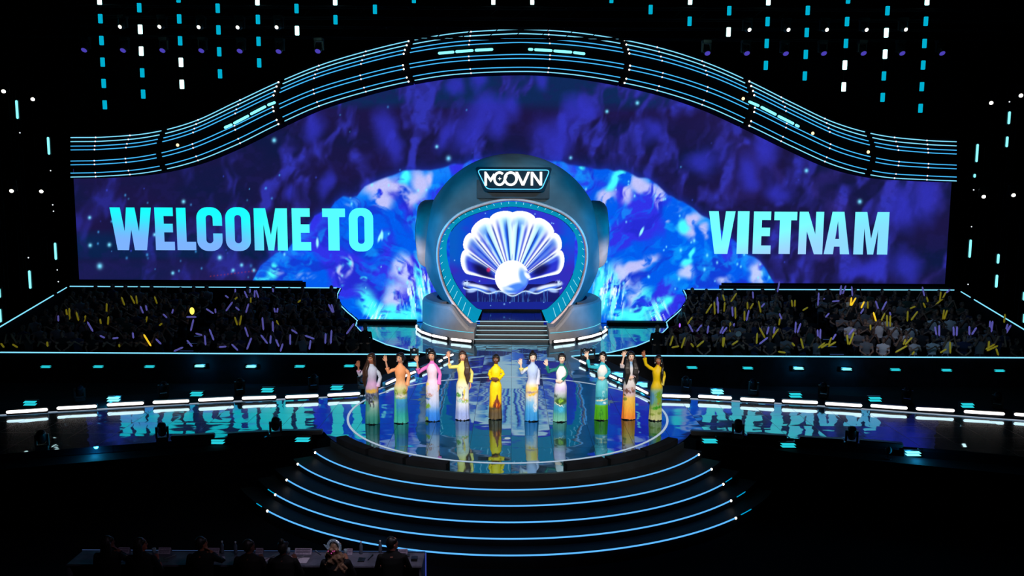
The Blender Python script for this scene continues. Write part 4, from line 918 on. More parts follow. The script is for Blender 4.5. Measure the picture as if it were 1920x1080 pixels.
# flat black monitors along the walkway front
for i, (xa, ya, xb, yb) in enumerate(((322, 822, 404, 818), (428, 817, 505, 813), (527, 812, 606, 811))):
    a, b_ = G(xa, ya, .02), G(xb, yb, .02); light = MB(); d = b_ - a; t = thing('floor_monitor', 'flat black monitor at the walkway front under WELCOME TO, %s from outside' % ORD[i], 'floor monitor', a, math.atan2(d.y, d.x), 'flat monitors at the walkway front'); MB().box(0, d.length, -.16, .02, -.015, .10, .02).build('casing', HOUSE, t)
for i, (xa, ya, xb, yb) in enumerate(((1294, 812, 1372, 815), (1400, 817, 1474, 821), (1498, 823, 1580, 828), (1610, 829, 1692, 836))):
    a, b_ = G(xa, ya, .02), G(xb, yb, .02); d = b_ - a; t = thing('floor_monitor', 'flat black monitor at the walkway front under VIETNAM, %s out from the stage' % ORD[i], 'floor monitor', a, math.atan2(d.y, d.x), 'flat monitors at the walkway front'); MB().box(0, d.length, -.16, .02, -.015, .10, .02).build('casing', HOUSE, t)

# ------------------------------------------------------------------ hanging pixel strings
ST = [([(186, 0, 1), (188, 35, 0), (190, 76, 0), (191, 116.5, 0), (195, 156.5, 0), (196.5, 196.5, 0)]), ([(259, 14.5, 0), (262, 55, 1), (264, 96, 1), (266, 136.5, 0), (268.5, 176.5, 0)]),
      ([(333, -4, 0), (334.5, 35.5, 0), (336.5, 76.5, 0), (339, 117, 1), (341, 158, 1)]), ([(407, 15.5, 0), (409, 56, 0), (410.5, 97, 0), (412.5, 138.5, 0)]), ([(480, 1, 1), (480.5, 36.5, 0), (483.5, 77.5, 0), (486, 118, 0)]),
      ([(554.5, 16, 0), (557, 57.5, 1)]), ([(628, 1, 1), (629, 37, 0)]), ([(703, 17.5, 0)]), ([(776, -3, 0)]), ([(925, 0, 1)]), ([(998, 0, 1)]), ([(1146.5, -3, 0)]), ([(1220, 18, 0)]), ([(1293, 0, 1), (1293, 40, 0)]),
      ([(1368, 20, 0), (1366, 60, 1)]), ([(1442, 1, 1), (1440.5, 40.5, 0), (1438, 81.5, 0), (1436, 122.5, 0)]), ([(1515.5, 19.5, 0), (1513, 61, 0), (1512, 102, 0), (1509, 142.5, 0)]),
      ([(1591, -2, 0), (1588, 40.5, 0), (1586.5, 81.5, 0), (1585, 122, 1), (1582, 163, 1)]), ([(1664, 20, 0), (1661.5, 61.5, 1), (1659, 101.5, 1), (1657, 142.5, 0), (1655, 182.5, 0)]), ([(1739.5, 1, 1), (1737, 40, 0), (1734, 81.5, 0), (1732, 122, 0), (1728.5, 162.5, 0), (1726, 203, 0)])]
HANG = 33.0
PIX = emat('pixel_cyan', (.0, .42, .62), 1.0); PIXB = emat('pixel_bright', (.45, 1.0, .95), 4.0)
for i, blocks in enumerate(ST):
    bot = P(blocks[-1][0], blocks[-1][1], HANG)
    t = thing('pixel_string', 'hanging string of %s cyan light blocks, %s string from the side of WELCOME TO' % (('one', 'two', 'three', 'four', 'five', 'six')[len(blocks) - 1] if len(blocks) > 1 else 'single', ORD[i]), 'light string', (bot.x, HANG, bot.z), 0, 'hanging pixel strings')
    MB().tube([(0, .06, .15), (0, .06, 26 - bot.z - .01)], .008, 4).build('cable', BLACK, t)
    for (px, py, br) in blocks:
        z = P(px, py, HANG).z - bot.z
        o = MB().box(-.07, .07, -.04, .04, z - .165, z + .165, .008).build('light_block', PIXB if br else PIX, t)
        if br: o['label'] = 'brightly lit block'
# lamps on the roof trusses
def roof_truss(y, z, label):
    t = MB()
    for dy_ in (-.2, .2):
        for dz_ in (-.2, .2): t.tube([(-20, y + dy_, z + dz_), (20, y + dy_, z + dz_)], .03, 6)
    for k in range(41):
        x = -20 + k; t.tube([(x, y - .2, z - .2), (x + .5 if k < 40 else x, y - .2, z + .2)], .015, 4); t.tube([(x, y - .2, z + .2), (x, y + .2, z + .2)], .015, 4)
    tag(t.build('roof_truss', BLACK), label, 'truss')
roof_truss(33.5, P(960, 36, 33.3).z + .25, 'long black roof truss carrying the white lamps'); roof_truss(34.5, P(960, 78, 34.3).z + .35, 'long black roof truss carrying the violet lamps')
for i, (px, py) in enumerate(((227.5, 45.3), (301.5, 45.3), (375, 46), (448, 46.5), (521, 46.3), (1403, 51), (1476, 51), (1548, 51), (1622.5, 51), (1696, 50.5))):
    p = P(px, py, 33.2); moving_head((p.x, 33.35, p.z + .36), 'hanging lamp with a white lens, %s from the side of WELCOME TO' % ORD[i], 'white lamps on the roof truss', WHITE_PT, 28, (-12 if px < 960 else 12), True, 1, .07)
for i, (px, py) in enumerate(((158, 86), (231, 86.5), (305, 86.7), (378, 87), (450, 87.7), (523, 88.5), (596.5, 88), (1326, 92), (1400, 92), (1473, 92.5), (1544.5, 92.2), (1619, 92), (1691.5, 92), (1766.5, 92))):
    p = P(px, py, 34.2); moving_head((p.x, 34.35, p.z + .36), 'hanging lamp with a violet lens, %s from the side of WELCOME TO' % ORD[i], 'violet lamps on the roof truss', PURPLE_PT, 48, (-8 if px < 960 else 8), True, 1, .11)
# ------------------------------------------------------------------ side towers with cyan tubes
TW = [(-1, [(98, 39.4, [(92, 257, 290, 1), (105, 455, 487, 1)], [(95.5, 320), (99.5, 384), (101, 396), (108, 506), (110, 528)]), (46, 37.6, [(33, 188, 223, 1), (57, 507, 541, 1)], [(38, 249), (54, 483)]), (2, 35.9, [(0, 541, 558, 1), (1.5, 579, 604, 1)], [])]),
      (1, [(1824, 39.4, [(1831, 270, 304, 1), (1826.5, 326, 333, 0), (1818, 449, 483, 1)], [(1825, 356), (1821, 425), (1814.5, 533)]), (1878, 37.6, [(1891, 209, 233, 1), (1887, 256, 276, 1), (1870.5, 476, 494, 1), (1867.5, 515, 539, 1)], [(1892, 191)]), (1921, 35.9, [(1919, 547, 563, 1), (1919.5, 588, 605, 1)], [])])]
for sx, cols in TW:
    nm = 'WELCOME TO' if sx < 0 else 'VIETNAM'
    for ci, (cx, D, tubes, pins) in enumerate(cols):
        X = sx * 21.7; t = thing('tower_truss', 'black lamp tower beside %s, %s tower from the wall' % (nm, ORD[ci]), 'tower', (X, D, FLOOR_Z)); o_ = t.location.copy()
        b = MB()
        for a in (-.15, .15):
            for c in (.05, .35): b.tube([(a, c, .0), (a, c, 13.5)], .02, 5)
        for k in range(27): b.tube([(-.15, .05, k * .5), (.15, .05, k * .5 + .5)], .012, 4); b.tube([(.15, .05, k * .5 + .5), (.15, .35, k * .5)], .012, 4)
        b.build('frame', BLACK, t)
        for (tx, y0, y1, br) in tubes:
            a, c = P(tx, y0, D), P(tx, y1, D); x = a.x - X
            x = P(tx, (y0 + y1) / 2, D).x - X
            MB().box(x - .1, x + .1, -.02, .06, c.z - o_.z - .04, a.z - o_.z + .04, .01).build('tube_housing', HOUSE, t)
            MB().tube([(x, -.05, c.z - o_.z + .05), (x, -.05, a.z - o_.z - .05)], .05, 8).build('tube_lamp', CYAN_BRIGHT, t)
        for (tx, ty) in pins:
            p = P(tx, ty, D); v, f = ell((p.x - X, -.03, p.z - o_.z), (.03,) * 3, 8, 6); mk('pin_light', v, f, emat('pin_white', (.8, .9, 1), 1.2), t)
for i, (px, py, D) in enumerate(((3, 167, 37), (58, 182, 38.6), (18, 354, 37), (74, 355, 38.6), (1862, 189, 38.6), (1918, 175, 37), (1848, 365, 38.6), (1904, 362, 37))):
    p = P(px, py, D); nm = 'WELCOME TO' if px < 960 else 'VIETNAM'
    h_ = moving_head((p.x, p.y + .2, p.z + .36), 'white lamp %s on the towers beside %s, %s' % ('high' if py < 250 else 'low', nm, 'outer' if abs(px - 960) > 930 else 'inner'), 'white lamps on the side towers', WHITE_PT, 25, 20 * (1 if px < 960 else -1), True, 1, .082)
    ty_ = 37.6 if abs(px - 960) > 930 else 39.4; MB().tube([(0, 0, .06), h_.matrix_basis.inverted() @ Vector(((1 if px > 960 else -1) * 21.5, ty_ + .1, p.z + .42))], .02, 6).build('bracket_pipe', BLACK, h_)
# ------------------------------------------------------------------ people in the stands
def limb(a, b, c, r0, r1, r2): return tube([a, Vector(a).lerp(Vector(b), .5), b, Vector(b).lerp(Vector(c), .5), c], [r0, (r0 + r1) / 2, r1, (r1 + r2) / 2, r2], 10)
def seated(pose):
    """colour ids: 0 skin, 1 top, 2 trousers, 3 hair, 4 shoes.  Seat height .42, facing -Y"""
    S = []; tilt = {'rest': .02, 'raise': 0, 'clap': .03, 'phone': .02, 'lean': .10}[pose]
    rings = []
    for z, rx, ry, y in ((.45, .17, .12, .04), (.52, .175, .13, .04), (.66, .15, .11, .02), (.82, .175, .12, -tilt), (.93, .20, .11, -tilt * 1.2), (1.00, .16, .08, -tilt * 1.3), (1.03, .07, .055, -tilt * 1.3)):
        rings.append([(rx * math.cos(2 * math.pi * k / 14), y + ry * math.sin(2 * math.pi * k / 14), z) for k in range(14)])
    v, f = loft(rings); S.append((v, f, 1)); y0 = -tilt * 1.3
    S.append((*tube([(0, y0, 1.0), (0, y0 - .01, 1.10)], .05, 8), 0)); S.append((*ell((0, y0 - .02, 1.18), (.075, .095, .115)), 0)); S.append((*ell((0, y0 + .005, 1.205), (.088, .10, .108)), 3))
    for s in (-1, 1):
        S.append((*limb((s * .09, .02, .52), (s * .11, -.30, .51), (s * .12, -.30, .10), .085, .065, .045), 2)); S.append((*ell((s * .12, -.32, .06), (.05, .11, .05)), 4))
        sh = (s * .19, -tilt, .95)
        if pose == 'rest' or pose == 'lean': el, ha = (s * .23, -.10 - tilt, .70), (s * .09, -.30 - tilt, .62)
        elif pose == 'clap': el, ha = (s * .22, -.18, .76), (s * .04, -.34, .93)
        elif pose == 'raise': el, ha = (s * .23, -.21, .90), (s * .13, -.28, 1.18)
        else: el, ha = (s * .22, -.18, .76), (s * .06, -.28, 1.06)
        S.append((*tube([sh, Vector(sh).lerp(Vector(el), .6)], [.058, .048], 8), 1)); S.append((*limb(Vector(sh).lerp(Vector(el), .5), el, ha, .042, .040, .03), 0))
        d = (Vector(ha) - Vector(el)).normalized(); S.append((*ell(Vector(ha) + d * .05, (.035, .03, .05)), 0))
        for q in range(4): S.append((*tube([Vector(ha) + d * .06 + Vector((.02 * (q - 1.5), 0, 0)), Vector(ha) + d * .13 + Vector((.024 * (q - 1.5), -.01, 0))], .012, 5), 0))
    return S
OUTFIT = [('black', (.012, .012, .015)), ('dark blue', (.02, .03, .08)), ('charcoal', (.03, .03, .035)), ('white', (.62, .62, .66)), ('dark red', (.07, .015, .02)), ('grey', (.16, .17, .19)), ('dark green', (.03, .06, .05))]
SKINS = [(.30, .17, .12), (.36, .22, .16), (.20, .11, .08)]
CROWD = amat('crowd_cloth', rough=.85)
BASEP = {}
for pose in ('rest', 'raise', 'clap', 'phone', 'lean'):
    o, idx = fuse('person', seated(pose), CROWD, None, .026, 1); BASEP[pose] = (o.data, idx); bpy.data.objects.remove(o)
PM = {}
def person_mesh(pose, oi, si):
    k = (pose, oi, si)
    if k not in PM:
        me0, idx = BASEP[pose]; me = me0.copy(); pal = np.array([SKINS[si], OUTFIT[oi][1], (.012, .012, .018), (.008, .006, .006), (.01, .01, .01)]); setcol(me, pal[idx]); PM[k] = me
    return PM[k]
# inflatable batons as seen in the photo: x0, y0 (top), x1, y1 in crop pixels of four 350 px wide crops
BT = {0: ('y', "680,330,695,430 712,320,716,430 785,360,808,445 880,395,862,455 1098,270,1095,365 1030,430,1040,495 1115,405,1110,485 1250,205,1280,285 1345,190,1385,270 1400,190,1410,270 1590,200,1615,270 1512,405,1500,460 1480,590,1552,705 1665,475,1640,495 485,665,490,710 10,680,40,720 130,690,180,720 1225,690,1228,715",
              'l', "598,395,600,450 900,460,955,555 1445,300,1472,368 1500,290,1510,340 1160,628,1215,622 1030,600,1075,622 1365,570,1372,625 1605,635,1655,685 1680,380,1715,415 1780,330,1770,370 1880,720,1790,760"),
      350: ('y', "495,410,520,490 562,395,545,490 660,210,658,260 520,205,485,235 1170,235,1145,258 925,445,945,495",
            'l', "500,120,500,195 595,145,630,225 652,120,650,200 700,135,698,205 715,135,738,208 885,115,890,150 398,188,428,210 470,255,405,345 203,325,275,372 293,325,298,365 505,308,540,338 635,275,610,362 70,435,42,550 0,408,98,408 778,415,790,540 885,455,888,580 1460,280,1500,360 1490,280,1512,360 900,318,910,360 937,318,930,360 235,535,278,645 95,578,180,600 185,600,195,695 5,650,55,710 600,515,632,610 765,595,830,680 865,600,860,680 918,640,948,710 988,685,965,760 1065,590,1065,690 1220,600,1310,632 1080,540,1135,575 1430,580,1425,680 1490,545,1482,680 1720,478,1645,580 1805,515,1808,580 335,718,405,712 665,625,620,740 465,690,525,750 1275,650,1262,740"),
      1230: ('y', "575,275,515,370 600,252,605,380 708,258,700,352 688,180,705,240 828,165,770,250 815,308,818,425 910,348,910,445 1055,248,1078,360 940,258,942,325 1000,268,968,325 372,410,325,480 765,465,765,560 1065,520,1120,620 1258,530,1185,635 1275,425,1265,490 1395,235,1402,300 1430,235,1428,300 1560,310,1510,340 175,605,145,700 298,620,262,725 165,722,235,708 490,655,420,715 360,680,385,715 692,620,685,705 705,620,690,715 840,655,785,692 1042,575,1035,680 1490,630,1515,730 1400,675,1425,705 1735,675,1670,725 1765,685,1700,725 1805,620,1775,695 1848,665,1775,710 1260,765,1330,775",
             'l', "632,205,632,290 640,250,638,370 783,305,790,400 955,340,932,445 1115,270,1085,305 1270,375,1292,428 338,485,378,560 470,490,420,555 540,500,528,575 690,510,660,575 728,515,680,580 805,475,780,560 1095,510,1092,560 1160,510,1140,585 1220,512,1210,575 1438,460,1432,570 1488,475,1455,570 1662,540,1668,640 1692,535,1688,640 1148,620,1065,685 1270,45,1250,150 1675,160,1665,290 1680,222,1735,220 1900,100,1895,180 1850,585,1815,640 1780,370,1745,410 995,150,1000,215 1815,248,1885,242"),
      1570: ('y', "145,210,135,290 190,212,145,290 275,252,245,315 313,250,315,320 372,362,398,450 488,370,445,460 510,390,512,505 545,395,543,505 340,490,342,540 725,350,720,450 825,352,760,440 1098,335,1085,430 1130,340,1100,430 1065,150,1055,235 1115,155,1075,235 1070,230,1015,280 920,205,940,280 885,265,905,310 750,320,800,300 100,595,110,690 170,568,125,690 768,620,700,690 715,705,600,770 1120,738,1060,775 1160,665,1162,780 1562,658,1555,720 1615,690,1530,740 1648,705,1540,755 1635,735,1655,800 1725,380,1715,465 700,640,680,690 790,765,770,795",
             'l', "40,85,35,175 88,88,55,170 148,95,155,190 395,245,425,335 505,250,455,345 875,100,895,190 1160,125,1120,160 270,325,230,385 1005,510,1018,590 1048,495,1048,600 1195,510,1198,600 1232,508,1228,600 1358,505,1358,590 1430,518,1385,588 1572,450,1565,560 1598,452,1585,560 1752,482,1725,575 1785,492,1735,575 165,535,120,590 540,360,548,390")}
BAT = []
for x0, (ca, sa, cb, sb) in BT.items():
    for c, s_ in ((ca, sa), (cb, sb)):
        for q in s_.split():
            a = [float(t) / 5.486 for t in q.split(',')]; BAT.append((c, x0 + a[0], 520 + a[1], x0 + a[2], 520 + a[3]))
def stand_depth(px, py, c0=.95):
    a, b = ray(px, py); k = -.65 - .194 * 32.2 + c0; D = (k - HC) / (b - .194); return min(max(D, 31.9), 37.9)
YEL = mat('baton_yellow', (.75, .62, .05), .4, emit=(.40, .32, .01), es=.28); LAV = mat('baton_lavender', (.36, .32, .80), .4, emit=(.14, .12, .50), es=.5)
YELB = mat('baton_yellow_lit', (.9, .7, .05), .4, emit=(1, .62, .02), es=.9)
seatB = {}; nb = {}
for c, x0, y0, x1, y1 in BAT:
    my = max(y0, y1); D = stand_depth(x1, my); row = int(round((D - STAND_R0) / ROWP)); row = min(max(row, 0), NROW - 1); D = STAND_R0 + ROWP * row - .36
    a, b = P(x0, y0, D), P(x1, y1, D); nm = 'WELCOME TO' if x0 < 960 else 'VIETNAM'; sd = -1 if x0 < 960 else 1
    zmin = row_floor(row) + .5; dz = max(0, zmin - min(a.z, b.z)); a.z += dz; b.z += dz
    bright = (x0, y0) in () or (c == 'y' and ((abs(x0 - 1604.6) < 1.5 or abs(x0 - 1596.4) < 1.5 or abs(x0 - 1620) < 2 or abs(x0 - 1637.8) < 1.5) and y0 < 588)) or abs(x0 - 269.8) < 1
    kk = (nm, row, c); nb.setdefault(kk, 0); i = nb[kk]; nb[kk] += 1
    d = b - a; L = d.length; th = math.degrees(math.atan2(d.x, -d.z)); lean = 'upright' if abs(th) < 14 else ('tilted towards the aisle side' if abs(th) < 60 else 'held flat')
    col = 'yellow' if c == 'y' else 'lavender'
    lab = '%s baton held %s, %s %s one in the %s row under %s' % ('brightly lit yellow' if bright else col, 'up' if abs(th) < 60 else 'flat', ORD[i], col, ORD[row], nm)
    r = .036; mb = MB(); cen = (a + b) / 2; pts = [a - cen, (a - cen) * .82, Vector((0, 0, 0)), (b - cen) * .82, b - cen]; mb.tube(pts, [r * .55, r, r * .96, r, r * .5], 8)
    o = mb.build('inflatable_baton', YELB if bright else (YEL if c == 'y' else LAV), None, True); o.location = cen
    tag(o, lab, 'baton', 'inflatable batons in the stand under ' + nm)
    seatB.setdefault((sd, row), []).append(b.x)
CXR = [6.1, 6.2, 6.6, 6.95, 7.25, 7.55, 7.8, 8.05]
stuff_v = []; stuff_f = []; stuff_c = []; base = 0
for sd in (-1, 1):
    nm = 'WELCOME TO' if sd < 0 else 'VIETNAM'
    for row in range(NROW):
        y = STAND_R0 + ROWP * row; x = CXR[row]; n_ = 0
        while x < 19.4:
            if 12.15 < x < 13.5: x = 13.55
            xx = sd * (x + random.uniform(-.05, .05)); near = [b for b in seatB.get((sd, row), []) if abs(b - xx) < .34]
            pose = random.choice(['raise', 'clap']) if near else random.choice(['rest', 'rest', 'clap', 'phone', 'lean'])
            oi = random.choice([0, 0, 0, 0, 1, 2, 2, 6, 5]) if not (sd > 0) else random.choice([0, 0, 0, 1, 2, 2, 6, 5, 4, 5])
            if sd > 0 and x > 13.3 and x < 16.8 and row < 3: oi = random.choice([3, 3, 3, 2, 3, 5])
            if sd > 0 and x > 14.5 and x < 18 and row == 3: oi = random.choice([3, 0, 0, 5])
            if sd > 0 and row == 6 and 14.2 < x < 15.6: oi = 3
            si = random.randrange(3); me = person_mesh(pose, oi, si); loc = Vector((xx, y + random.uniform(-.03, .03), row_floor(row))); s_ = random.uniform(.94, 1.06); rz = random.uniform(-.25, .25) - sd * .15
            if row < 6:
                o = bpy.data.objects.new('person', me); COL.objects.link(o); o.location = loc; o.scale = (s_,) * 3; o.rotation_euler = (0, 0, rz); n_ += 1
                act = {'rest': 'seated', 'raise': 'hands up', 'clap': 'clapping', 'phone': 'hands raised', 'lean': 'leaning'}[pose]
                tag(o, 'spectator in %s top %s, %s from runway, %s row under %s' % (OUTFIT[oi][0], act, ORD[n_ - 1], ORD[row], nm), 'person', 'spectators in the stand under ' + nm)
            else:
                co = np.empty(len(me.vertices) * 3); me.vertices.foreach_get('co', co); M = np.array(Matrix.LocRotScale(loc, Matrix.Rotation(rz, 3, 'Z'), Vector((s_,) * 3))); co = co.reshape(-1, 3) @ M[:3, :3].T + M[:3, 3]
                fl = [tuple(p.vertices) for p in me.polygons]; k = len(stuff_v); stuff_v += co.tolist(); stuff_f += [tuple(i + k for i in q) for q in fl]
                cc = np.empty(len(me.vertices) * 4); me.color_attributes['Col'].data.foreach_get('color', cc); stuff_c.append(cc.reshape(-1, 4)[:, :3])
            x += random.uniform(.585, .65)
o = mk('crowd', stuff_v, stuff_f, CROWD, None, True); setcol(o.data, np.concatenate(stuff_c)); tag(o, 'dim crowd seated in the two last rows of both stands', 'crowd', None, 'stuff')
# a few odd things held up in the crowd
p = P(360, 583, 34.5); v, f = ell((0, 0, 0), (.10, .05, .15), 12, 8); o = mk('hand_lamp', v, f, emat('lamp_glow', (1, .80, .10), 1.5), None, True); o.location = p; tag(o, 'glowing yellow lamp held up in the crowd under WELCOME TO', 'lamp')
p = P(1384.7, 626, 32.0); o = MB().cyl((0, 0, 0), (0, 1, .1), .11, .01, 24).build('hand_fan', mat('fan_paper', (.5, .5, .48), .8)); o.location = p; tag(o, 'round white hand fan held up in the front rows under VIETNAM', 'hand fan')
p = P(1274.7, 610, 32.6); v, f = ell((0, 0, 0), (.035, .035, .08), 8, 6); o = mk('glow_stick', v, f, emat('violet_glow', (.35, .12, 1), 1.4), None, True); o.location = p; tag(o, 'small violet glow stick in the front rows beside the stage under VIETNAM', 'glow stick')
# two ushers in black standing at the inner corners of the stands
for sd, px, py, lab in ((-1, 685, 656, 'usher in black with long dark hair standing beside the stand under WELCOME TO'), (1, 1232, 658, 'usher in dark clothes standing beside the stand under VIETNAM')):
    S = []
    v, f = loft([[(rx * math.cos(2 * math.pi * k / 14), ry * math.sin(2 * math.pi * k / 14), z) for k in range(14)] for z, rx, ry in ((.80, .15, .11), (.95, .17, .11), (1.12, .13, .09), (1.30, .17, .10), (1.42, .19, .09), (1.47, .08, .06))]); S.append((v, f, 1))
    S.append((*tube([(0, 0, 1.44), (0, 0, 1.56)], .05, 8), 0)); S.append((*ell((0, -.02, 1.64), (.075, .095, .115)), 0)); S.append((*ell((0, .01, 1.665), (.088, .10, .11)), 3)); S.append((*ell((0, .05, 1.52), (.08, .05, .13)), 3))
    for s in (-1, 1):
        S.append((*limb((s * .09, 0, .86), (s * .10, -.02, .48), (s * .10, 0, .09), .09, .062, .045), 2)); S.append((*ell((s * .10, -.05, .045), (.045, .12, .045)), 4))
        S.append((*tube([(s * .19, 0, 1.40), (s * .25, -.02, 1.14), (s * .20, -.15, 1.02)], [.055, .045, .036], 8), 1)); S.append((*ell((s * .12, -.20, 1.02), (.06, .035, .035)), 0))
    o, idx = fuse('person', S, CROWD, None, .022, 1); setcol(o.data, np.array([SKINS[1], (.010, .010, .013), (.008, .008, .01), (.008, .006, .006), (.01, .01, .01)])[idx]); o.location = (P(px, 640, 31.95).x, 31.95, -.70); tag(o, lab, 'person')
# ------------------------------------------------------------------ ten women in long printed gowns on the round stage
PPX = 22.4
SKIN = amat('skin', rough=.55); CLOTH = amat('gown_silk', rough=.5); HAIR = {}
def hair_mat(c):
    return mat('hair_%d' % int(c[0] * 1000), c, .35, noise=.35, nscale=60)
SHOE = mat('shoe_black', (.01, .01, .01), .3)
def hand_parts(w, d, nrm, s, spread=1.0, curl=0.0, side=1):
    """w wrist, d direction of the fingers, nrm palm normal, side = which edge carries the thumb"""
    d = d.normalized(); nrm = (nrm - d * nrm.dot(d)).normalized(); u = d.cross(nrm).normalized() * side; S = []
    rot = Matrix((u, nrm, d)).transposed()
    S.append((*ell(w + d * .045 * s, (.040 * s, .018 * s, .055 * s), 12, 8, rot), 0))
    for k, (o_, L, an) in enumerate(((-.030, .060, -.22), (-.011, .075, -.06), (.009, .082, .06), (.029, .072, .20))):
        b = w + d * (.082 - .004 * abs(k - 2)) * s + u * (-o_) * s; dd = (d + u * (-an) * spread * .9).normalized()
        m_ = b + dd * L * .5 * s + nrm * curl * .012; e = b + dd * L * s + nrm * curl * .045 * s
        S.append((*tube([w + d * .05 * s + u * (-o_) * .8 * s, b, m_, e], [.010 * s, .0095 * s, .0088 * s, .0078 * s], 7), 0))
    tb = w + d * .022 * s + u * .026 * s; td = (d * .75 + u * .75).normalized()
    S.append((*tube([tb, tb + td * .038 * s, tb + (td + d * .5).normalized() * .068 * s], [.013 * s, .0105 * s, .009 * s], 7), 0))
    return S
def head_parts(c, yaw, s, tiltz=0.0):
    R = Matrix.Rotation(yaw, 3, 'Z') @ Matrix.Rotation(tiltz, 3, 'Y'); c = Vector(c); T = lambda p: c + R @ (Vector(p) * s); S = []
    v = []
    n, m = 22, 18
    for i in range(m + 1):
        t = math.pi * i / m; z = .118 * math.cos(t); rx = .076 * math.sin(t) ** .9; ry = .092 * math.sin(t) ** .9; zz = z
        if z < -.02: k = (-z - .02) / .098; rx *= 1 - .30 * k; ry *= 1 - .12 * k
        for j in range(n):
            p = 2 * math.pi * j / n; y = ry * math.sin(p)
            if y > 0 and z < -.02: y *= .62
            v.append(T((rx * math.cos(p), y, zz)))
    f = [(i * n + j, (i + 1) * n + j, (i + 1) * n + (j + 1) % n, i * n + (j + 1) % n) for i in range(m) for j in range(n)]
    S.append((v, f, 0))
    E_ = lambda p, r, c_: S.append((*[*ell((0, 0, 0), r, 8, 6)][:0], *(lambda vf: ([T(Vector(q) + Vector(p)) for q in vf[0]], vf[1]))(ell((0, 0, 0), r, 10, 8)), c_))
    E_((0, -.094, -.018), (.011, .018, .024), 0); E_((0, -.100, -.032), (.015, .014, .010), 0)     # nose
    for q in (-1, 1):
        E_((q * .030, -.079, .006), (.013, .008, .0055), 2); E_((q * .030, -.0845, .007), (.0052, .005, .0052), 1)
        E_((q * .031, -.079, .0245), (.015, .005, .0016), 4); E_((q * .076, .004, -.005), (.010, .018, .030), 0)
    E_((0, -.082, -.060), (.019, .011, .0065), 3)                                                    # lips
    S.append((*tube([T((0, .012, -.07)), T((0, .014, -.13)), T((0, .016, -.19))], [.050 * s, .046 * s, .052 * s], 14), 0))
    return S
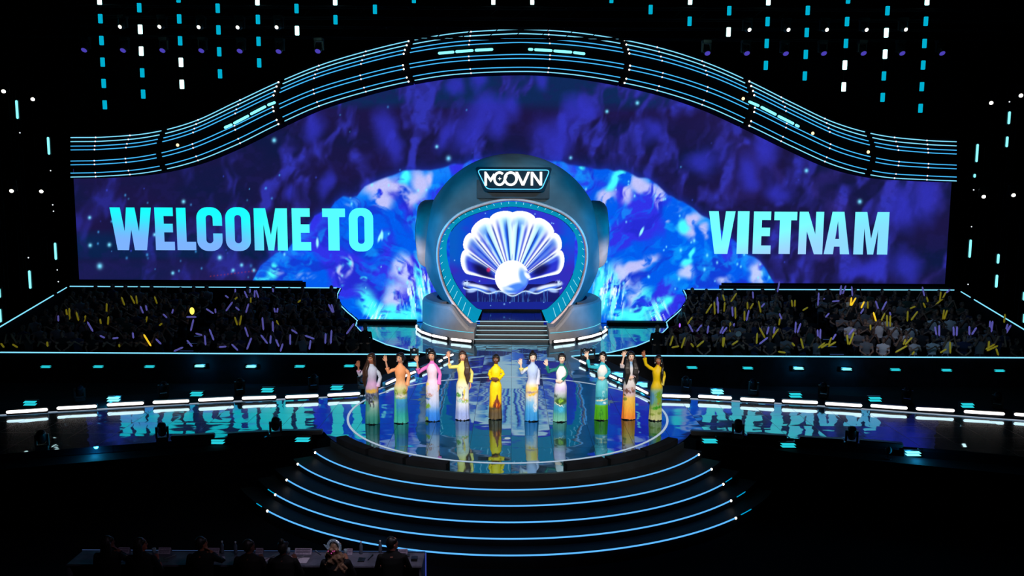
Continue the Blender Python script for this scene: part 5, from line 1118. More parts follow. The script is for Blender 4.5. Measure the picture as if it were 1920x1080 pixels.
def performer(idx, cx, hem, headx, top, label, skin, hair, hairstyle, dress, sl, sr, armL, armR, lookyaw=0.0, earring=False, cuffs=None, hemw=.185):
    """armL: joint pixels of the arm on the smaller-x side; armR the other.  each: (elbow x, y, hand x, y, kind)"""
    g = G(cx, hem + 1, 0); D = g.y; mx = D / 1600 * 1.0; mx = (P(cx + 10, hem, D).x - P(cx, hem, D).x) / 10
    def W(px, py): q = P(px, py, D); return Vector((q.x - g.x, 0, q.z))
    Ht = W(headx, top).z; s = Ht / 1.80; root = thing('person', label, 'person', g, 0, 'women in long gowns on the round stage')
    hx = W(headx, hem).x; 
    def ax(z): t = min(max(z / (1.55 * s), 0), 1); return hx * t ** 1.6 * .9
    hc = Vector((hx, -.01, 1.675 * s)); yaw = lookyaw
    S = head_parts(hc, yaw, s * 1.08)
    # body under the gown
    def ring(z, rx, ry, y=0, n=20, cx_=None): c_ = ax(z * s) if cx_ is None else cx_; return [(c_ + rx * s * math.cos(2 * math.pi * k / n), y * s + ry * s * math.sin(2 * math.pi * k / n), z * s) for k in range(n)]
    tb = [ring(.82, .12, .09), ring(.92, .14, .095), ring(1.08, .10, .07), ring(1.25, .125, .09), ring(1.38, .11, .065), ring(1.44, .08, .05), ring(1.50, .050, .045)]
    v, f = loft(tb); S.append((v, f, 0))
    for q in (-1, 1): S.append((*tube([(ax(.8) + q * .075 * s, 0, .86 * s), (q * .06 * s, 0, .48 * s), (q * .05 * s, .01, .10 * s), (q * .05 * s, -.03, .07 * s)], [.08 * s, .055 * s, .038 * s, .035 * s], 10), 0)); S.append((*ell((q * .05 * s, -.05 * s, .035), (.034, .09, .03)), 0))
    slv = []
    for q, arm, colr in ((-1, armL, sl), (1, armR, sr)):
        ex, ey, wx, wy, kind = arm; sh = Vector((ax(1.4 * s) + q * .140 * s, 0, 1.40 * s)); el = W(ex, ey); ha = W(wx, wy)
        if kind == 'up': el.y = -.10; ha.y = -.16
        elif kind == 'down': el.y = .02; ha.y = -.05
        elif kind == 'belly': el.y = .02; ha.y = -.19
        elif kind == 'hip': el.y = .06; ha.y = -.06
        wr = ha - (ha - el).normalized() * .06
        d = (wr - el)
        mid = el.lerp(wr, .5)
        S.append((*tube([sh + Vector((-q * .03, 0, -.01)), sh.lerp(el, .5), el, mid, wr], [.026 * s, .030 * s, .029 * s, .028 * s, .021 * s], 12), 0))
        fd = d.normalized(); 
        if kind == 'up': S += hand_parts(wr, fd + Vector((0, -.05, .25)), Vector((0, -1, 0)), s * 1.12, .75 if idx not in (7, 8) else 1.5, .1, q)
        elif kind == 'down': S += hand_parts(wr, Vector((-q * .05, -.1, -1)), Vector((-q, -.3, 0)), s * 1.05, .3, .5, 1 if q < 0 else -1)
        elif kind == 'belly': S += hand_parts(wr, Vector((-q * .9, -.05, -.05)), Vector((0, 1, 0)), s * 1.05, .3, .3, q)
        else: S += hand_parts(wr, Vector((-q * .5, -.2, -.6)), Vector((-q, .6, 0)), s * 1.05, .3, .4, 1)
        # sleeve: snug to the elbow, opening towards the cuff
        endt = .97 if kind != 'up' else {0: .62, 1: .42, 2: .42, 3: .34, 5: .60, 6: .97, 7: .80, 8: .26, 9: .80}.get(idx, .6)
        if kind == 'down': endt = .92
        cuff = el.lerp(wr, endt); w0 = .052 * s; rr_ = [.046 * s, .050 * s, .045 * s, .048 * s, (.062 if idx not in (6, 7) else .042) * s]
        v, f = tube([sh + Vector((-q * .05, 0, .0)), sh.lerp(el, .45), el, el.lerp(cuff, .6), cuff], rr_, 16, True, True)
        so, k_ = fuse('sleeve', [(v, f, 0)], CLOTH, root, .012, 3); co = np.empty(len(so.data.vertices) * 3); so.data.vertices.foreach_get('co', co); co = co.reshape(-1, 3)
        base = np.zeros((len(co), 3)) + np.array(colr[0], float)
        if len(colr) > 1:
            dd = np.clip(((co - np.array(el)) @ np.array((cuff - el).normalized())) / max((cuff - el).length, .01), 0, 1); base = mix(base, colr[1], sst(.2, 1, dd))
        setcol(so.data, s2l(base / 255))
    skin = np.array(skin, float); pal = np.array([skin, (28, 18, 16), (215, 205, 200), (skin * .35 + np.array([170, 40, 50]) * .65), skin * .55]); 
    o, idn = fuse('body', S, SKIN, root, .0065, 2); setcol(o.data, s2l(pal / 255.0)[idn])
    # gown
    nn = 96; zs = [1.555, 1.53, 1.50, 1.47, 1.445, 1.42, 1.39, 1.34, 1.28, 1.22, 1.16, 1.10, 1.05, 1.00, .95, .90, .84] + [.84 - .83 * (k + 1) / 26 for k in range(26)]
    kz = [0, .3, .6, .86, .95, 1.05, 1.10, 1.20, 1.30, 1.37, 1.42, 1.455, 1.49, 1.52, 1.56]
    krx = [hemw, .172, .165, .168, .162, .126, .113, .122, .143, .152, .145, .120, .070, .052, .050]; kry = [.15, .13, .12, .125, .12, .095, .088, .105, .118, .100, .085, .072, .055, .048, .047]
    rings = []
    for z in zs:
        rx = np.interp(z, kz, krx); ry = np.interp(z, kz, kry); fold = np.clip((.95 - z) / .9, 0, 1); r = []
        for k in range(nn):
            a = 2 * math.pi * k / nn; wv = 1 + fold * (.045 * math.sin(a * 7 + idx * 1.3) + .025 * math.sin(a * 13 + idx))
            sq = 1.0; r.append((ax(z * s) + rx * s * wv * math.cos(a), ry * s * wv * math.sin(a) * sq, max(.018 + .010 * math.sin(a * 3 + idx) * (z < .05), z * s)))
        rings.append(r)
    v, f = loft(rings, False); gw = mk('gown', v, f, CLOTH, root, True)
    md = gw.modifiers.new('sub', 'SUBSURF'); md.levels = 1; md.render_levels = 1
    dg = bpy.context.evaluated_depsgraph_get(); me2 = bpy.data.meshes.new_from_object(gw.evaluated_get(dg)); gw.modifiers.clear(); gw.data = me2; me2.name = 'gown'
    co = np.empty(len(me2.vertices) * 3); me2.vertices.foreach_get('co', co); co = co.reshape(-1, 3); t = co[:, 2] / (1.55 * s); cxs = np.array([ax(z) for z in co[:, 2]]); u = (co[:, 0] - cxs) / (.17 * s)
    back = co[:, 1] > .03
    c = np.zeros((len(co), 3)); st_ = sorted(dress['grad']); 
    for k in range(3): c[:, k] = np.interp(t, [q[0] for q in st_], [q[1][k] for q in st_])
    for (bu, bt, ru, rt, col, ns, rot) in dress.get('blobs', []):
        uu = u + .22 * (fbm(u * 4 + idx * 9, t * 22, 5) - .5); tt_ = t + .05 * (fbm(u * 4 + 7, t * 22 + idx, 8) - .5)
        m_ = blob(uu, tt_ * 4.56, bu, bt * 4.56, ru, rt * 4.56, rot, .35); 
        if ns: m_ = m_ * sst(ns - .12, ns + .12, fbm(u * 7 + idx * 3, t * 34, 13, 3))
        c = mix(c, col, np.where(back, 0, m_))
    c *= (1 + .10 * (fbm(u * 6, t * 30, idx + 3, 3) - .5))[:, None]
    if 'chest' in dress:                                           # light raglan bodice
        inn_ = np.abs(u) < np.interp(t, [.5, .8, .9, .955], [1.3, .92, .62, .30]); c = np.where((((~inn_) & (t > .72)) | (t > .955))[:, None], np.array(dress['chest'], float), c)
    setcol(me2, s2l(np.clip(c, 0, 255) / 255))
    # hair: cap that frames the face, then the length of the style
    Hs = []; R = Matrix.Rotation(yaw, 3, 'Z'); T = lambda p: hc + R @ (Vector(p) * s * 1.10)
    def HE(p, r): vf = ell((0, 0, 0), r, 16, 12); Hs.append(([T(Vector(q) + Vector(p)) for q in vf[0]], vf[1], 0))
    HE((0, .030, .024), (.092, .100, .118)); HE((0, -.024, .082), (.074, .062, .046)); 
    for q in (-1, 1): HE((q * .050, -.022, .072), (.042, .056, .036)); HE((q * .078, .008, .01), (.020, .055, .075))
    if hairstyle in ('long_left', 'long_right', 'long_both'):
        HE((0, .06, -.06), (.075, .05, .12))
        for q in ((-1, 1) if hairstyle == 'long_both' else ((-1, 1))):
            full = hairstyle == 'long_both' or (hairstyle == 'long_left' and q < 0) or (hairstyle == 'long_right' and q > 0)
            L = -.58 if full else -.20; yy = -.10 if full else .03; sw = .02
            for k in range(3):
                o_ = (k - 1) * .026; Hs.append((*tube([T((q * (.070), .01, .06)), T((q * (.090 + o_ * .4), .01, -.06)), T((q * (.086 + o_), yy * .45, -.15)), T((q * (.112 + o_ * 1.2), yy * 1.0, -.26)), T((q * (.092 + o_ * 1.3), yy * 1.25, L * .66)), T((q * (.118 + o_), yy * 1.25, L * .84)), T((q * (.100 + o_ * .5), yy * 1.1, L * (1 + .07 * k)))] if full else [T((q * .072, .01, .05)), T((q * .085, .03, -.05)), T((q * .07, .06, -.18))],
                                ([.030, .036, .040, .046, .038, .034, .010] if full else [.022, .026, .02]), 9), 0))
    if hairstyle == 'ponytail':
        for k in range(3): Hs.append((*tube([T((.03, .09, .03)), T((.085, .07, -.06)), T((.105 + .012 * k, .0 - .02 * k, -.17)), T((.13 - .012 * k, -.10, -.30)), T((.115, -.115, -.43)), T((.13, -.10, -.56))], [.026, .032, .03, .032, .028, .010], 9), 0))
    if hairstyle == 'bun': HE((0, .055, .125), (.042, .042, .038))
    if hairstyle == 'low_bun': HE((.045, .10, -.02), (.045, .045, .05))
    ho, _ = fuse('hair', Hs, hair_mat(hair), root, .009, 2)
    if earring:
        for q in (-1, 1):
            e = MB(); v, f = ell(T((q * .082, -.01, -.045)), (.012, .012, .02), 8, 6); e.add(v, f); v, f = ell(T((q * .082, -.01, -.075)), (.015, .012, .016), 8, 6); e.add(v, f); e.build('earring', mat('earring_silver', (.9, .88, .84), .2, .7), root, True)
    for q in (-1, 1):
        v, f = loft([[(q * .05 * s + a * .036 * math.cos(t_), yy + b * math.sin(t_) * .5, z) for t_ in [2 * math.pi * j / 12 for j in range(12)]] for z, a, b, yy in ((.004, 1.0, .22, -.06), (.03, 1.05, .20, -.06), (.05, .7, .12, -.04))])
        mk('shoe', v, f, SHOE, root, True)
    return root
K = lambda *a: list(a)
BR_, MD_, LT_, DK_ = (176, 112, 84), (222, 162, 132), (248, 208, 186), (104, 60, 42)
g1 = dict(grad=K((0, (38, 132, 124)), (.12, (60, 150, 140)), (.28, (150, 196, 186)), (.36, (205, 214, 214)), (.44, (110, 130, 160)), (.54, (150, 150, 185)), (.60, (215, 175, 215)), (.68, (222, 176, 226)), (.78, (205, 198, 232)), (1, (196, 214, 240))),
          blobs=K((-.9, .30, .7, .10, (70, 160, 145), 0, 0), (0, .56, .85, .035, (235, 190, 90), 0, 0), (-.1, .46, .85, .07, (62, 72, 110), .42, 0), (.2, .40, .6, .06, (120, 140, 60), .5, 20), (-.1, .36, .5, .06, (50, 55, 80), .45, -30)))
g2 = dict(grad=K((0, (70, 190, 170)), (.15, (40, 165, 165)), (.30, (50, 140, 205)), (.40, (70, 170, 220)), (.46, (210, 225, 215)), (.52, (190, 205, 120)), (.60, (225, 220, 170)), (.68, (248, 190, 140)), (.8, (250, 168, 110)), (1, (250, 165, 112))),
          blobs=K((0, .47, .8, .025, (235, 230, 215), 0, 0), (0, .50, .55, .03, (200, 190, 175), .45, 0), (-.7, .52, .35, .05, (120, 150, 60), .4, 0), (.65, .53, .3, .04, (150, 160, 50), .4, 0), (-.9, .2, .3, .3, (70, 190, 160), 0, 0), (0, .43, .9, .012, (190, 190, 60), .4, 0)))
g3 = dict(grad=K((0, (30, 110, 215)), (.14, (50, 130, 225)), (.25, (150, 180, 230)), (.35, (195, 205, 238)), (.45, (212, 212, 240)), (.6, (225, 214, 240)), (.75, (240, 214, 235)), (1, (248, 205, 235))), chest=(236, 120, 205),
          blobs=K((-.75, .62, .3, .02, (250, 225, 110), 0, 0), (-.35, .45, .5, .03, (190, 130, 120), .42, 0), (-.6, .42, .5, .025, (150, 140, 90), .42, 0), (-.75, .38, .5, .02, (60, 120, 200), .3, 0), (-.8, .26, .5, .045, (120, 170, 60), .35, 0), (-.9, .03, .3, .05, (110, 150, 60), .3, 0), (-.8, .55, .1, .08, (250, 225, 120), .4, 0)))
g4 = dict(grad=K((0, (150, 165, 220)), (.12, (140, 160, 220)), (.26, (205, 214, 236)), (.42, (225, 232, 225)), (.52, (215, 228, 220)), (.62, (240, 232, 190)), (.72, (246, 226, 120)), (1, (246, 228, 112))),
          blobs=K((-.6, .44, .38, .035, (80, 150, 60), .3, 0), (.25, .46, .14, .09, (240, 205, 90), 0, -8), (.08, .42, .12, .07, (70, 80, 130), .45, 0), (-.2, .34, .7, .04, (150, 190, 200), .4, 0), (.45, .33, .5, .03, (150, 175, 70), .4, 0), (.2, .37, .5, .02, (215, 150, 110), .5, 0), (0, .56, .6, .02, (200, 190, 170), .45, 0)))
g5 = dict(grad=K((0, (90, 78, 50)), (.12, (80, 66, 48)), (.20, (110, 85, 40)), (.25, (235, 180, 25)), (.45, (250, 215, 20)), (1, (250, 216, 6))),
          blobs=K((.25, .245, .72, .055, (95, 38, 22), 0, 0), (.25, .30, .52, .05, (110, 42, 24), 0, 0), (.25, .355, .34, .035, (115, 44, 26), 0, 0), (.25, .40, .17, .03, (105, 40, 26), 0, 0), (.25, .43, .07, .025, (105, 40, 26), 0, 0), (.25, .27, .10, .05, (240, 130, 20), 0, 0), (.6, .28, .18, .05, (185, 80, 25), .45, 0), (-.4, .20, .5, .02, (60, 60, 40), .4, 0)))
g6 = dict(grad=K((0, (40, 130, 205)), (.20, (60, 150, 215)), (.32, (120, 180, 225)), (.42, (205, 210, 215)), (.50, (225, 195, 140)), (.58, (240, 215, 150)), (.66, (205, 210, 232)), (.8, (178, 198, 240)), (1, (172, 196, 242))),
          blobs=K((.35, .55, .55, .03, (248, 210, 90), 0, 0), (0, .49, .85, .02, (150, 130, 150), .45, 0), (0, .46, .9, .018, (235, 190, 60), .35, 10), (.75, .38, .45, .09, (220, 215, 215), .35, -35), (.6, .25, .4, .09, (205, 214, 228), .35, -30), (-.6, .42, .5, .03, (225, 215, 200), .4, -25)))
g7 = dict(grad=K((0, (110, 180, 160)), (.12, (85, 160, 150)), (.20, (40, 140, 175)), (.28, (60, 150, 190)), (.33, (170, 200, 190)), (.42, (130, 160, 150)), (.5, (190, 195, 210)), (.57, (205, 190, 232)), (.66, (225, 222, 240)), (.8, (244, 240, 244)), (1, (246, 242, 244))), chest=(28, 120, 112),
          blobs=K((.1, .355, .95, .06, (50, 88, 40), .25, 0), (.1, .37, .4, .03, (130, 180, 50), .35, 0), (-.1, .30, .9, .008, (225, 225, 215), 0, -12), (-.75, .44, .3, .03, (70, 90, 90), .4, 0), (.1, .22, .4, .05, (60, 170, 215), .35, 0)))
g8 = dict(grad=K((0, (70, 150, 20)), (.22, (70, 165, 25)), (.262, (95, 175, 30)), (.27, (70, 170, 205)), (.40, (60, 165, 190)), (.55, (90, 195, 212)), (.68, (110, 205, 220)), (.76, (190, 226, 230)), (.85, (238, 236, 236)), (1, (242, 238, 238))), chest=(46, 178, 200),
          blobs=K((0, .35, 1.0, .012, (232, 222, 180), .3, 4), (.45, .30, .35, .02, (235, 240, 245), .35, 0), (-.1, .38, .9, .02, (30, 110, 130), .45, 0), (.5, .53, .3, .03, (190, 225, 230), .4, 0), (-.1, .12, .3, .12, (40, 125, 20), .45, 0), (.2, .46, .2, .06, (170, 215, 225), .45, 0)))
g9 = dict(grad=K((0, (250, 140, 60)), (.10, (250, 160, 55)), (.25, (250, 190, 70)), (.38, (250, 205, 100)), (.42, (235, 205, 190)), (.48, (215, 190, 220)), (.56, (225, 215, 220)), (.7, (232, 226, 226)), (.9, (226, 226, 234)), (.96, (150, 190, 230)), (1, (140, 185, 230))),
          blobs=K((-.1, .50, .9, .045, (120, 80, 70), .40, 0), (.2, .535, .5, .03, (170, 120, 95), .45, 0), (-.7, .355, .3, .025, (140, 150, 70), .25, 0), (-.8, .42, .2, .015, (110, 100, 60), .3, 0), (-1.0, .2, .12, .3, (250, 120, 40), 0, 0)))
g10 = dict(grad=K((0, (225, 228, 170)), (.10, (215, 222, 150)), (.20, (190, 210, 120)), (.30, (130, 185, 110)), (.42, (110, 175, 190)), (.54, (150, 195, 170)), (.60, (235, 205, 40)), (.68, (250, 210, 10)), (1, (250, 208, 6))),
           blobs=K((.3, .46, .6, .07, (120, 175, 40), .35, 0), (.4, .36, .35, .05, (150, 180, 40), .35, 0), (.2, .24, .9, .025, (60, 165, 30), .3, 5), (.2, .305, .5, .012, (170, 130, 60), .5, 0), (-.8, .40, .35, .12, (90, 160, 205), 0, 0), (-.6, .12, .4, .02, (150, 175, 70), .35, 0), (.5, .14, .4, .02, (150, 175, 70), .35, 0)))
DKH = (.012, .008, .007); BRH = (.042, .018, .011)
performer(0, 698.5, 792.5, 698, 663.5, 'woman waving, long brown hair, lavender gown fading to teal, nearest to WELCOME TO', BR_, BRH, 'long_left', g1, ((208, 210, 232), (222, 180, 232)), ((204, 214, 236), (228, 186, 236)), (674.5, 702, 674, 682, 'up'), (713, 708, 707.5, 730, 'down'), -.35)
performer(1, 752, 791, 751.7, 662.5, 'woman waving in a peach gown fading to blue and teal, dark hair tied back', MD_, DKH, 'low_bun', g2, ((250, 168, 116),), ((250, 172, 122),), (729, 697, 724.5, 671.5, 'up'), (767, 703, 763, 728, 'down'), -.45, True)
performer(2, 811.5, 787, 810.5, 658, 'woman waving in a pale gown with bright pink sleeves and blue hem', MD_, DKH, 'low_bun', g3, ((236, 120, 205),), ((236, 120, 205),), (785, 698, 783, 672, 'up'), (825, 702, 822.5, 726, 'down'), -.15)
performer(3, 867.5, 785, 867.5, 659, 'woman waving with long wavy brown hair over a pale yellow gown', MD_, BRH, 'long_right', g4, ((246, 228, 120),), ((244, 226, 122),), (843.5, 687, 842, 664, 'up'), (885, 700, 881.5, 722, 'down'), .12, True)
performer(4, 929, 784, 929.7, 665.5, 'woman in a bright yellow gown with a dark temple print, hands folded', DK_, DKH, 'short', g5, ((250, 216, 6),), ((250, 214, 6),), (917.5, 702, 923, 709.5, 'belly'), (944, 702, 932, 711, 'belly'), -.1)
performer(5, 996.5, 787, 998, 661, 'woman waving in a powder blue gown, dark hair in a high bun', LT_, DKH, 'bun', g6, ((196, 208, 240), (246, 226, 120)), ((196, 206, 240), (222, 206, 226)), (978, 698, 976, 677.5, 'up'), (1010, 704, 1007, 726, 'down'), .12, True)
performer(6, 1049.5, 788, 1052, 663.5, 'woman waving in a white and green gown with dark green sleeves', LT_, DKH, 'low_bun', g7, ((28, 122, 112),), ((28, 122, 112),), (1028, 696, 1024, 679, 'up'), (1062, 703, 1051, 714, 'belly'), .1)
performer(7, 1127, 785, 1128, 661, 'woman waving in a white and turquoise gown with a grass green hem', LT_, DKH, 'low_bun', g8, ((46, 178, 200),), ((46, 178, 200),), (1104, 686, 1099.5, 664, 'up'), (1143, 698, 1130, 708, 'belly'), -.35, True)
performer(8, 1178, 784, 1180.5, 660, 'woman waving with long black hair, white gown turning orange below', LT_, DKH, 'long_both', g9, ((228, 216, 222),), ((232, 208, 226),), (1164, 686, 1169, 663, 'up'), (1196, 697, 1184, 707, 'belly'), .05)
performer(9, 1228.5, 786, 1231.5, 667, 'woman waving one arm high in a yellow and green gown, long black ponytail', BR_, DKH, 'ponytail', g10, ((250, 212, 10),), ((248, 214, 30), (238, 222, 110)), (1210, 682, 1205.5, 662.5, 'up'), (1246.5, 706, 1239, 726, 'hip'), -.35, True)
# ------------------------------------------------------------------ jury table with its people, seen from behind
FZ = FLOOR_Z
tA, tB = G(150, 1036, -.28), G(797, 1036, -.28); TD = tB.y; tz = -.28
tn = G(797, 1062, -.28).y; TX0, TX1 = tA.x, tB.x
jt = thing('jury_table', 'long dark jury table in front of the curved steps', 'table', ((TX0 + TX1) / 2, (TD + tn) / 2, FZ)); JO = jt.location.copy()
CLT = mat('table_cloth_dark', (.10, .10, .14), .55, noise=.3, nscale=5)
hw = (TX1 - TX0) / 2; hd = (TD - tn) / 2
MB().box(-hw, hw, -hd, hd, tz - FZ - .04, tz - FZ, .01).build('table_top', CLT, jt)
MB().box(-hw + .01, hw - .01, hd - .05, hd - .02, 0, tz - FZ - .04).build('front_panel', CLT, jt)
for q in (-1, 1): MB().box(q * (hw - .03) - .02, q * (hw - .03) + .02, -hd + .02, hd - .05, 0, tz - FZ - .04).build('side_panel', CLT, jt)
strip('edge_light', [(-hw, hd + .012, tz - FZ + .012), (hw, hd + .012, tz - FZ + .012)], .006, emat('table_edge', (.05, .10, .25), .5), jt)
strip('edge_light', [(hw + .012, hd - .02, .05), (hw + .012, hd, tz - FZ - .02)], .012, emat('table_corner', (.05, .08, .45), .6), jt)
PAPER = mat('paper', (.55, .50, .62), .8, noise=.06); PLATE = mat('card_plate', (.40, .34, .46), .7, noise=.2, nscale=40); GLS = mat('bottle_plastic', (.10, .13, .18), .1, spec=1)
def on_table(px, py): return G(px, py, tz)
def sheet(i, px, py, w_, d_, rz, lab, m=PAPER):
    p = on_table(px, py); o = MB().box(-w_ / 2, w_ / 2, -d_ / 2, d_ / 2, .0, .006).build('paper_sheet', m); o.location = (p.x, p.y, tz + .001); o.rotation_euler = (0, 0, rz); tag(o, lab, 'paper')
sheet(0, 227, 1049, .17, .22, -.1, 'pinkish paper sheet on the jury table beside the person at its far end'); sheet(1, 300, 1050, .30, .20, .2, 'dark printed sheet on the jury table beside the second jury member', mat('print_dark', (.06, .09, .09), .6))
sheet(2, 414, 1047, .14, .10, .5, 'crumpled white paper on the jury table by the third jury member'); sheet(3, 492, 1052, .16, .26, -.2, 'white paper sheet on the jury table beside the fourth jury member')
sheet(4, 565, 1051, .24, .22, -.05, 'white form lying on the jury table between the fifth and the sixth jury member'); sheet(5, 752, 1053, .14, .26, -.15, 'white sheet under the hand of the man in the dark suit')
sheet(6, 545, 1045, .14, .08, 0, 'small pink card on the jury table by the fifth jury member', mat('card_pink', (.5, .25, .28), .7))
for i, (px, w_) in enumerate(((229, .20), (306, .22), (399, .20), (485, .13), (568, .30), (653, .14), (755, .17))):
    p = on_table(px, 1040); t = thing('name_plate', 'pale lettered name plate on the jury table, %s from the dark end' % ORD[i], 'name plate', (p.x, TD - .06, tz), 0, 'name plates on the jury table')
    mk('card', [(-w_ / 2, -.05, .001), (w_ / 2, -.05, .001), (w_ / 2, 0, .095), (-w_ / 2, 0, .095), (-w_ / 2, .05, .001), (w_ / 2, .05, .001)], [(0, 1, 2, 3), (3, 2, 5, 4)], PLATE, t)
    b = MB()
    for z in (.25, .5, .75): b.box(-w_ * .42, w_ * .42, -.052 + .05 * z, -.05 + .05 * z, .095 * z, .095 * z + .010)
    b.build('print_lines', mat('print', (.10, .08, .13), .8), t)
def bottle(px, py, lab, cap=(.75, .78, .85)):
    p = on_table(px, py); t = thing('water_bottle', lab, 'bottle', (p.x, p.y, tz + .001), 0, 'bottles on the jury table'); pr = ((.0, .001), (.03, .0), (.032, .02), (.031, .12), (.03, .15), (.014, .19), (.013, .205))
    v, f = loft([[(r * math.cos(2 * math.pi * j / 16), r * math.sin(2 * math.pi * j / 16), z) for j in range(16)] for r, z in ((.028, 0), (.032, .01), (.032, .06), (.029, .09), (.032, .13), (.028, .155), (.014, .185), (.013, .2))]); mk('bottle_body', v, f, GLS, t, True)
    MB().cyl((0, 0, .213), (0, 0, 1), .016, .024, 14).build('cap', mat('cap_pale', cap, .5), t)
bottle(417, 1037, 'clear water bottle with pale cap by the third jury member, nearer the dark end'); bottle(442, 1038, 'clear water bottle with pale cap beside the fourth jury member'); bottle(677, 1038, 'dark water bottle standing between the blond juror and the man in a suit', (.05, .07, .1)); bottle(713, 1036, 'small bottle with blue glint beside the man in the suit', (.2, .5, .9))
for i, (px, py, rz) in enumerate(((318, 1046, .9), (505, 1047, .9), (597, 1038, 2.3), (694, 1047, 1.3), (560, 1048, .7))):
    p = on_table(px, py); o = MB().tube([(-.09, 0, .014), (.05, 0, .014)], .009, 8).tube([(.05, 0, .014), (.10, 0, .018)], [.012, .017], 8).build('microphone' if i < 4 else 'pen', mat('mic_metal', (.35, .37, .42), .3, .7) if i != 3 else HOUSE); o.location = (p.x, p.y, tz + .001); o.rotation_euler = (0, 0, rz)
    tag(o, ('slim microphone lying on the jury table, %s from the dark end' % ORD[i]) if i < 4 else 'dark pen lying on the white form on the jury table', 'microphone' if i < 4 else 'pen')
for i, (px, py, w_, d_, lab) in enumerate(((678, 1050, .12, .16, 'dark tablet lying flat on the jury table beside the blond juror'), (764, 1042, .09, .10, 'small dark notebook beside the man in the suit'), (777, 1050, .11, .13, 'black phone stand near the lit corner of the jury table'))):
    p = on_table(px, py); o = MB().box(-w_ / 2, w_ / 2, -d_ / 2, d_ / 2, 0, .014 if i < 2 else .05, .004).build(('tablet', 'notebook', 'phone_stand')[i], HOUSE); o.location = (p.x, p.y, tz + .001); tag(o, lab, ('tablet', 'notebook', 'phone stand')[i])
for i, (px, py) in enumerate(((289, 1038), (541, 1038), (648, 1040))):
    p = on_table(px, py); v, f = loft([[(r * math.cos(2 * math.pi * j / 16), r * math.sin(2 * math.pi * j / 16), z) for j in range(16)] for r, z in ((.028, 0), (.032, .10), (.029, .10), (.026, .008))]); o = mk('drinking_glass', v, f, mat('glass_tint', (.25, .35, .42), .05, spec=1), None, True); o.location = (p.x, p.y, tz + .001); tag(o, 'drinking glass on the jury table by the %s jury member' % ('second', 'fifth', 'sixth')[i], 'glass')
JM = amat('juror_colours', rough=.8)
def juror(i, px, top, lab, topcol, hair, skin, style, yaw=-.75, hand=None):
    D = tn - .28; h = P(px, top, D); root = thing('person', lab, 'person', (h.x, D, FZ), 0, 'jury members at the table'); Z = h.z - FZ; s = 1.0; S = []
    R = Matrix.Rotation(yaw, 3, 'Z'); hc = Vector((0, 0, Z - .12)); T = lambda p: hc + R @ Vector(p)
    def E_(p, r, c_): vf = ell((0, 0, 0), r, 14, 10); S.append(([T(Vector(q) + Vector(p)) for q in vf[0]], vf[1], c_))
    # faces away (+Y), head turned towards the runway side
    E_((0, .008, -.005), (.074, .092, .113), 0); E_((0, .098, -.02), (.012, .02, .024), 0); E_((0, .075, -.085), (.04, .03, .028), 0); E_((0, .088, -.062), (.022, .01, .008), 4)
    for q in (-1, 1): E_((q * .076, 0, -.01), (.01, .018, .03), 0); E_((q * .03, .083, .005), (.013, .007, .006), 3)
    S.append((*tube([hc + Vector((0, 0, -.08)), hc + Vector((0, -.01, -.20))], .052, 10), 0))
    nz = Z - .30; rings = []
    for z, rx, ry in ((.47, .19, .15), (.60, .18, .13), (.78, .17, .12), (nz - .14, .20, .13), (nz - .05, .215, .11), (nz + .01, .14, .08), (nz + .05, .07, .06)): rings.append([(rx * math.cos(2 * math.pi * k / 18), ry * math.sin(2 * math.pi * k / 18), z) for k in range(18)])
    v, f = loft(rings); S.append((v, f, 1))
    tzl = tz - FZ + .03
    for q in (-1, 1):
        sh = Vector((q * .20, 0, nz - .06)); el = Vector((q * .29, .10, nz - .33)); wr = Vector((q * .12, .36, tzl + .05))
        if hand == q: el = Vector((q * .30, .22, tzl + .06)); wr = T((q * .05, .13, -.16))
        S.append((*tube([sh, sh.lerp(el, .5), el, el.lerp(wr, .6)], [.058, .052, .046, .038], 10), 1)); S.append((*tube([el.lerp(wr, .55), wr], [.034, .026], 10), 0))
        for a in hand_parts(wr, (wr - el), Vector((0, 0, -1)), 1.0, .4, .4, q): S.append(a)
        S.append((*limb((q * .09, .02, .54), (q * .11, .42, .53), (q * .12, .42, .08), .085, .065, .045), 2)); S.append((*ell((q * .12, .48, .045), (.045, .13, .045)), 3))
    o, idx = fuse('body', S, JM, root, .011, 2); setcol(o.data, s2l(np.array([skin, topcol, (10, 10, 14), (8, 8, 8), (150, 60, 60)], float) / 255)[idx])
    S = []; E_((0, -.022, .018), (.088, .092, .112), 0); 
    for q in (-1, 1): E_((q * .06, .02, .06), (.034, .05, .04), 0)
    if style in ('long', 'curly'):
        for k in range(7):
            a = math.pi * (1.05 + .9 * k / 6); x_, y_ = .09 * math.cos(a), .07 * math.sin(a) - .02; wv = .035 if style == 'curly' else .0; L = .42 if style == 'curly' else .40
            pts = [T((x_, y_, .02 - L * q / 6)) + Vector((wv * math.sin(q * 2.1 + k * 1.7) + x_ * .5 * q / 6 * (style == 'curly') * 2, wv * .6 * math.cos(q * 2.4 + k), 0)) for q in range(7)]
            S.append((*tube(pts, [.03, .036, .038, .038, .036, .03, .018], 9), 0))
    if style == 'bun': E_((0, -.06, .135), (.045, .045, .05), 0)
    S2, _ = fuse('hair', S, mat('juror_hair_%d' % i, hair, .5, noise=.4, nscale=50), root, .011, 1)
    bm = MB(); bm.box(-.23, .23, -.24, .22, .38, .45, .03); bm.box(-.22, .22, -.30, -.25, .45, .86, .03); c = thing('chair', 'black upholstered chair under the %s jury member' % ORD[i], 'chair', (h.x, D, FZ), 0, 'chairs at the jury table')
    MB().box(-.23, .23, -.22, .22, .34, .425, .03).build('seat', BLACK, c); MB().box(-.22, .22, -.30, -.24, .42, .84, .02).build('backrest', BLACK, c)
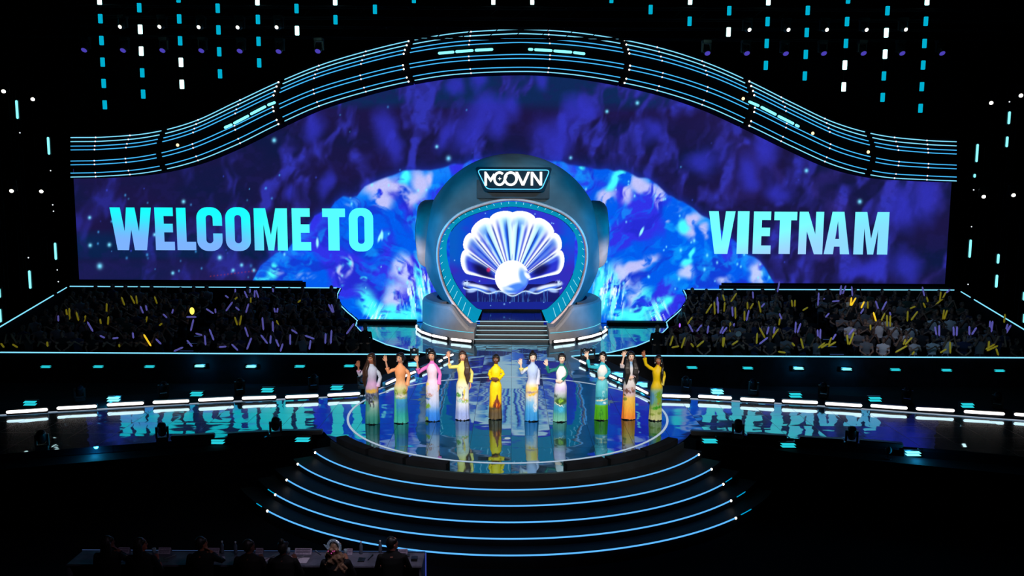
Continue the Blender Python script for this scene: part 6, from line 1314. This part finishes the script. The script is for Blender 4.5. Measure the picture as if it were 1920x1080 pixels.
    for a in (-1, 1):
        for b_ in (-1, 1): MB().tube([(a * .2, b_ * .19, 0.01), (a * .2, b_ * .19, .37)], .016, 6).build('leg', METAL, c)
    return root, T
juror(0, 202, 1004, 'person with dark hair clapping at the dark end of the jury table', (8, 8, 10), (.008, .006, .006), (120, 70, 55), 'long', -.7, 1)
juror(1, 263, 1008, 'person with long dark hair, face turned, second at the jury table', (12, 10, 12), (.008, .006, .006), (150, 80, 60), 'long', -.9)
juror(2, 377, 1006, 'person in a dark top resting face on hand, third at the jury table', (9, 10, 12), (.008, .006, .006), (150, 88, 62), 'short', -.8, 1)
juror(3, 466, 1011, 'person with dark hair and bare shoulders, fourth at the jury table', (22, 14, 12), (.009, .007, .006), (110, 66, 50), 'short', -.8)
r5, T5 = juror(4, 530, 1014, 'person in black with hair pinned up high, fifth at the jury table', (10, 9, 10), (.008, .006, .006), (90, 52, 40), 'bun', -.1)
r6, T6 = juror(5, 629, 1016, 'person with long curly blond hair and a glittering silver headpiece at the jury table', (14, 14, 20), (.26, .15, .09), (150, 100, 80), 'curly', -.3)
juror(6, 735, 1006, 'man in a dark suit with short black hair at the lit jury table end', (7, 8, 10), (.006, .005, .005), (205, 130, 110), 'short', -.95)
# glittering headpiece
HPM = mat('sequin_silver', (.55, .62, .75), .25, .9, noise=.7, nscale=90, emit=(.10, .14, .22), es=.35)
b = MB(); pts = [T6((.135 * math.cos(a) * .85, -.05, .055 + .115 * math.sin(a))) for a in [math.radians(-25 + 230 * k / 24) for k in range(25)]]
b.tube(pts, .022, 8); b.tube([T6((-.10, -.03, .01)), T6((-.16, -.03, .03)), T6((-.21, -.02, .055))], [.03, .018, .006], 8)
for k in range(26):
    a = math.radians(-20 + 220 * rng.random()); rr_ = .13 + .02 * rng.random(); v, f = ell(T6((rr_ * .85 * math.cos(a), -.078, .055 + rr_ * .86 * math.sin(a))), (.006,) * 3, 6, 4); b.add(v, f)
o = b.build('headpiece', HPM, r6, True); o['label'] = 'glittering silver hoop headpiece'
b = MB()
for k in range(5): v, f = ell(T6((-.07 + .03 * k, -.128, .0 + .03 * math.sin(k * 2.2))), (.008,) * 3, 6, 4); b.add(v, f)
b.build('hair_jewel', emat('jewel_pink', (.75, .08, .45), .9), r6)
# studio microphone hanging at the walkway front under VIETNAM
p = G(1666, 848, 0); t = thing('windshield_microphone', 'grey round windshield microphone on a short stand in front of the walkway under VIETNAM', 'microphone', (p.x, p.y + .0, -.17))
MB().cyl((0, 0, .01), (0, 0, 1), .07, .02, 16).tube([(0, 0, .02), (0, 0, .14)], .008, 6).build('stand', METAL, t); v, f = ell((0, 0, .22), (.075, .06, .09), 14, 10); mk('windshield', v, f, mat('foam_grey', (.25, .3, .3), .9, noise=.4, nscale=80), t, True)
